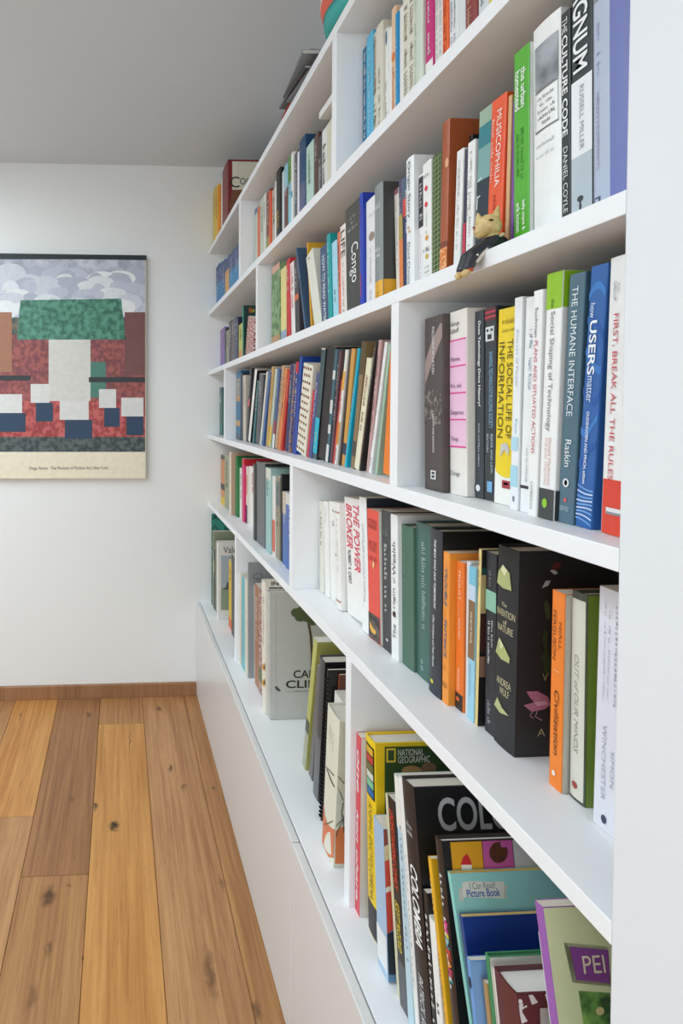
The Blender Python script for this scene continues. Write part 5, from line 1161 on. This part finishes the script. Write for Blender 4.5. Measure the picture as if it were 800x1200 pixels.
cover_poly(r, [(541, 1033.5), (555, 1032), (575, 1033.2), (590, 1032.2), (589.4, 1053), (575, 1052), (556, 1051.8), (541.6, 1051)], '#dcdacb', 'ribbon_badge', 1.9)
cover_text(r, 'I Can Read!', 549, 1034, 580, 1040.4, '#70757c'); cover_text(r, 'Picture Book', 545.5, 1042, 586, 1049.6, '#3462a8', 'b')
r = B['maroon']
for (cx, cy) in ((621.7, 1163), (640.5, 1162), (609.5, 1185)):
    cover_poly(r, [(cx - 4, cy - 8), (cx + 3, cy - 10), (cx + 1.5, cy), (cx + 8, cy + 11), (cx + 1, cy + 14), (cx - 3, cy + 3)], '#e6ddd6', 'folk_figure', 1.6)
    cover_ellipse(r, cx - 1, cy - 12, 3, 3, '#e6ddd6', 10, 1.8, 'folk_figure')
    for q in stroke([(cx - 8, cy - 6), (cx, cy - 3), (cx + 7, cy - 7)], 2.0): cover_poly(r, q, '#e6ddd6', 'folk_figure', 2.0)
cover_poly(r, [(632, 1181), (652, 1180), (653, 1210), (633, 1210)], '#cdc2ba', 'cover_print', 1.4)
r = B['pei']
cover_poly(r, [(660, 1104), (712, 1109), (716, 1156), (670, 1151)], '#eeeacb', 'cover_border', 1.0)
cover_poly(r, [(666.4, 1108.5), (712, 1113), (714, 1151.5), (674.5, 1147.6)], '#863d90', 'title_panel', 1.6)
cover_text(r, 'PEI', 680.5, 1119.5, 709, 1139, '#e6dcc0')
cover_poly(r, [(677, 1160.5), (714, 1163), (722, 1262), (693, 1262), (683, 1200)], '#4f7f3a', 'cover_photo', 1.4, mat_pattern('#2c4f28', '#86b856', 45, 'noise', .4, .62))
cover_ellipse(r, 702, 1184, 5, 5, '#d8c48a', 14, 2.0, 'cover_photo')

# ------------------------------------------------------------------ other things on and in the bookcase
# white book lying flat on the uprights of the first row
r0 = None
zs = max(o.location.z for o in [case]) if False else None
top = 0
for o in COL.objects:
    if o.get('group') == "books in the first row's middle bay" and o.location.y < 1.13:
        for c in o.children:
            if c.name.startswith('cover'): top = max(top, o.location.z + max(v.co.z for v in c.data.vertices))
pf = hit_x(373.6, 149, D + .03)
fl = empty('hardback_book', (D + .03, pf.y, top + .0004))
ln_ = pf.y - DIV['1b'][0] - .002
obj('cover', boxes_mesh([(0, .16, -ln_, 0, 0, .0022), (0, .16, -ln_, 0, .0115, .0137), (0, .002, -ln_, 0, .0022, .0115)]), fl, mat_cover('#e9e8e4'))
obj('page_block', box_mesh(.002, .157, -ln_ + .003, -.003, .0023, .0114), fl, mat_pages())
tag(fl, "white hardback lying flat across the upright books in first row's middle bay", 'book')
# grey magazines lying on the top board, jutting over its front edge
ztop = ZA + TH
mrng = random.Random(11)
mz = ztop + .0003
for k, (px, th, col, desc, dx, rz) in enumerate(((336, .005, '#6a6c70', 'grey magazine at the bottom of the pile', .000, .10), (330, .004, '#c2483c', 'red-covered magazine inside the grey pile', .012, -.03), (327, .006, '#55585c', 'dark grey magazine in the middle of the pile', -.004, .05),
                                               (331, .008, '#7c8084', 'light grey magazine near the top of the pile', -.006, -.05), (334, .006, '#5c6064', 'charcoal magazine on top of the pile', .002, .02))):
    X = D - .010 + dx
    Y = hit_x(px, 140, X).y
    t = empty('magazine', (X, Y, mz)); t.rotation_euler = (0, 0, rz)
    obj('cover', boxes_mesh([(0, .2, -.14, 0, 0, .0006), (0, .2, -.14, 0, th - .0006, th), (0, .0008, -.14, 0, .0006, th - .0006)]), t, mat_cover(col))
    obj('page_block', box_mesh(.0009, .1985, -.1395, -.0006, .0007, th - .0007), t, mat_pages('#d8d6d0'))
    tag(t, desc + ' on bookcase top', 'magazine', 'magazines piled on the bookcase top')
    mz += th + .0004
# three nested bowls
bx, by = .448, .896 * F / 580
def bowl(z, r, h, col, rim, label):
    prof = [(r * .45, 0), (r * .8, h * .12), (r * .97, h * .45), (r, h * .8), (r * .985, h), (r * .93, h), (r * .9, h * .75)]
    prof += [(r * .7, h * .55), (.001, h * .5)]
    t = empty('bowl', (bx, by, z))
    obj('bowl_body', lathe_mesh(prof, 40), t, mat_cover(col, .5))
    tor = [(r * .985, h * .93), (r * 1.012, h * .96), (r * 1.012, h * .99), (r * .985, h * 1.005), (r * .95, h * 1.005)]
    obj('rim', lathe_mesh(tor, 40, caps=False), t, mat_plain('bowl_rim', rim, .4))
    tag(t, label, 'bowl', 'bowls stacked on the bookcase top')
bowl(ztop + .0003, .072, .036, '#35a39c', '#2c7c78', 'teal bowl at the bottom of the stack on bookcase top')
bowl(ztop + .0300, .078, .034, '#e2674f', '#f0e6dc', 'coral bowl in the middle of the stack on bookcase top')
bowl(ztop + .0570, .074, .04, '#e2a52c', '#f0e6dc', 'amber yellow bowl uppermost in the stack on bookcase top')

# seated cat figurine on the edge of the second row's shelf
YC = F * .392 / 438
PM = YC / F
zc = ZC + TH
def cp(px, py, dy=0.0): 
    p = hit_y(px, py, YC); return Vector((p.x, YC + dy * PM, p.z))
seat = cp(580, 291)
dzc = zc - seat.z + .0002
cat = empty('cat_figurine', (seat.x, YC, zc))
tag(cat, 'small painted wooden cat figurine in dark robe seated on shelf edge', 'figurine')
def blobs(lst, grow=0.0):
    bm = bmesh.new()
    for a, b, ra, rb in lst:
        n = max(2, int((b - a).length / (min(ra, rb) * .35)) + 1)
        for k in range(n):
            q = k / (n - 1)
            m = bmesh.ops.create_icosphere(bm, subdivisions=2, radius=ra + (rb - ra) * q + grow)
            bmesh.ops.translate(bm, verts=m['verts'], vec=a + (b - a) * q - Vector(cat.location) + Vector((0, 0, dzc)))
    me = bpy.data.meshes.new('figure'); bm.to_mesh(me); bm.free()
    return me
def seg(x0, y0, x1, y1, r0_, r1_, d0=0, d1=None):
    return (cp(x0, y0, d0), cp(x1, y1, d0 if d1 is None else d1), r0_ * PM, r1_ * PM)
figure = [seg(571, 258, 574, 260, 13.2, 12.6), seg(566, 264, 560.5, 265, 9, 5.5), seg(565, 262, 563, 268, 7, 6),
          seg(576, 250, 578.5, 238, 4.6, 1.2, -6, -7), seg(566, 250, 565.5, 241, 4.2, 1.2, 7, 8),
          seg(575, 268, 578, 276, 8, 8), seg(578, 277, 584, 280.5, 9, 9)]
limbs = [seg(580, 280.5, 566, 283, 6.2, 6.2, d, d) for d in (-5, 6)] + [seg(566, 283, 552, 293, 6.2, 6.0, d, d) for d in (-5, 6)] + [seg(551, 294, 545, 309, 6.2, 5.2, d, d) for d in (-5, 6)]
arms = [seg(575, 277, 566, 287, 4.2, 3.4, -8, -9), seg(575, 277, 566, 287, 4.2, 3.4, 8, 9)]
feet = [seg(545, 312, 541, 316, 4.8, 4.2, d, d) for d in (-5, 6)]
paws = [seg(566, 287, 560, 289, 3.2, 3.0, -9, -8), seg(566, 287, 560, 289, 3.2, 3.0, 9, 8)]
def sculpt(name, lst, mat, grow=0.0):
    o = obj(name, blobs(lst, grow), cat, mat)
    m = o.modifiers.new('remesh', 'REMESH'); m.mode = 'VOXEL'; m.voxel_size = .00055; m.use_smooth_shade = True
    s = o.modifiers.new('smooth', 'SMOOTH'); s.iterations = 6; s.factor = .5
    return o
cat_body = sculpt('body', figure + limbs + arms + feet + paws, mat_pattern('#d8bd84', '#c9a868', 120, 'noise', .4, .65))
torso = [seg(577, 277, 584, 280.5, 9.2, 9.2), seg(584, 280, 585, 281, 9.2, 9.2)]
sculpt('robe', torso + limbs + arms, mat_plain('black_lacquer', '#24272d', .35), .0007)
def bead(name, px, py, dy, rr_, col, sx=1.0, sz=1.0):
    bm = bmesh.new(); bmesh.ops.create_icosphere(bm, subdivisions=2, radius=rr_ * PM)
    me = bpy.data.meshes.new(name); bm.to_mesh(me); bm.free()
    for v in me.vertices: v.co.x *= sx; v.co.z *= sz
    for p in me.polygons: p.use_smooth = True
    o = obj(name, me, cat_body if name in ('eye', 'nose') else cat, mat_plain(name, col, .4)); o.location = cp(px, py, dy) - Vector(cat.location) + Vector((0, 0, dzc))
    return o
bead('eye', 567, 256, -11.5, 2.0, '#2a2218', 1.3, .6); bead('eye', 562, 257, 9.5, 2.0, '#2a2218', .8, .6)
bead('nose', 556.0, 262.5, 0, 1.8, '#c98878')
for (px, py, dy) in ((577, 289, -15), (587, 284, -9.5), (582, 280, -9.6), (551, 296, -12)): bead('painted_dot', px, py, dy, 1.3, '#e9e4d2')
for (a, b) in (((574, 275), (563, 284)), ((583, 271), (570, 280))):
    o = obj('collar', blobs([seg(*a, *b, 2.0, 1.6, -8, -6)]), cat, mat_plain('collar_paint', '#d8c9a0', .5))
for d in (-5, 6):
    o = obj('ankle_band', blobs([seg(545.6, 309.5, 545.2, 310.6, 5.6, 5.6, d, d)]), cat, mat_plain('red_paint', '#c8553a', .45))
o = obj('apron_tail', blobs([seg(563, 289, 552, 303, 3.0, 2.0, -9, -10)]), cat, mat_plain('apron_paint', '#cfc4b4', .5))

# ------------------------------------------------------------------ poster on the far wall (plain stand-in picture, same size and colours)
YP = YFAR - .024
pc = hit_y(78, 562, YP)
poster = empty('poster', (pc.x, YFAR, pc.z))
tag(poster, 'colourful mounted poster with cream caption margin on the far wall', 'poster')
def pp(px, py, lift=0):
    p = hit_y(px, py, YP); return (p.x - pc.x, YP - YFAR - .0004 * lift, p.z - pc.z)
a, b = pp(-17, 561.5), pp(171.5, 299.5)
obj('board', bevel_box(a[0], b[0], YP - YFAR, -.003, a[2], b[2], .0015), poster, mat_plain('board_edge', '#d6cdb8', .6))
def pshape(pts, col, lift, name='printed_shape', mat=None):
    return obj(name, mesh(name, [pp(x, y, lift) for x, y in pts], [tuple(range(len(pts)))]), poster, mat or mat_cover(col, .55, .12))
def prect(x0, y0, x1, y1, col, lift, name='printed_shape', mat=None): return pshape([(x0, y0), (x1, y0), (x1, y1), (x0, y1)], col, lift, name, mat)
def pell(cx, cy, rx, ry, col, lift, half=False):
    n = 22
    ang = [math.pi + math.pi * k / n for k in range(n + 1)] if half else [2 * math.pi * k / n for k in range(n)]
    return pshape([(cx + rx * math.cos(t), cy + ry * math.sin(t)) for t in ang], col, lift)
prect(-16.5, 301.5, 170, 529.5, '#36424a', 1, 'printed_ground')
prect(-16.5, 529.5, 170, 560.5, '#efe5cb', 1, 'caption_margin')
prect(-16.5, 304, 170, 372, '#ccd', 2, mat=mat_pattern('#a3a8b8', '#cfd2dc', 26, 'noise', .35, .65))
rp = random.Random(2)
for k in range(46):
    rx, ry = rp.uniform(8, 20), rp.uniform(6, 14)
    pell(rp.uniform(-16 + rx, 169 - rx), 308 + ry + 44 * (k / 46) + rp.uniform(0, 6), rx, ry, rp.choice(('#c3c7d4', '#d3d6de', '#e2e5e8', '#eceeee', '#b6bac9')), 2.4 + k * .03)
prect(-16.5, 372, 170, 392, '#3a6a5c', 2, mat=mat_pattern('#2f4f4a', '#7a6a5c', 30, 'noise', .4, .6))
prect(-16.5, 392, 170, 470, '#8f4a49', 2, mat=mat_pattern('#7d3f42', '#a85a54', 60, 'noise', .4, .6))
prect(-16.5, 470, 170, 512, '#b2453d', 2, mat=mat_pattern('#9c3633', '#c9605a', 50, 'noise', .42, .58))
prect(-16.5, 512, 170, 529.5, '#3a4650', 2, mat=mat_pattern('#2c3a40', '#5a6460', 50, 'noise', .4, .6))
pshape([(20, 398), (24, 352), (142, 350), (147, 398)], '#3a7a64', 4, mat=mat_pattern('#2f6a55', '#5a9a80', 40, 'noise', .4, .6))
prect(57, 398, 106, 470, '#dbd8d0', 4); prect(-16.5, 366, 14, 436, '#a8765a', 4); prect(146, 366, 170, 440, '#7a4f4a', 4)
prect(106, 424, 124, 466, '#4f8272', 4)
for (x0_, x1_, y0_) in ((-8, 26, 462), (36, 58, 450), (70, 104, 470), (116, 136, 456), (142, 168, 466)):
    prect(x0_, y0_, x1_, y0_ + 22, '#e0dfda', 5); prect(x0_ + 6, y0_ + 22, x1_ + 4 if x1_ < 160 else x1_, y0_ + 44, '#2a435e', 5)
prect(-16.5, 440, 36, 446, '#33363a', 5); prect(104, 442, 170, 448, '#33363a', 5)
v, f = glyphs('Diego Rivera   The Museum of Modern Art, New York')
q0, q1 = pp(34.5, 551.6, 3), pp(126.5, 546.2, 3)
obj('lettering', mesh('lettering', [(q0[0] + (q1[0] - q0[0]) * x, q0[1], q0[2] + (q1[2] - q0[2]) * y) for x, y in v], f), poster, mat_ink('#5a554c'))
t0, t1 = pp(-17, 302.5), pp(171.5, 299.3)
obj('top_strip', box_mesh(t0[0], t1[0], YP - YFAR - .0012, -.003, t0[2], t1[2]), poster, mat_plain('dark_strip', '#22282c', .5))
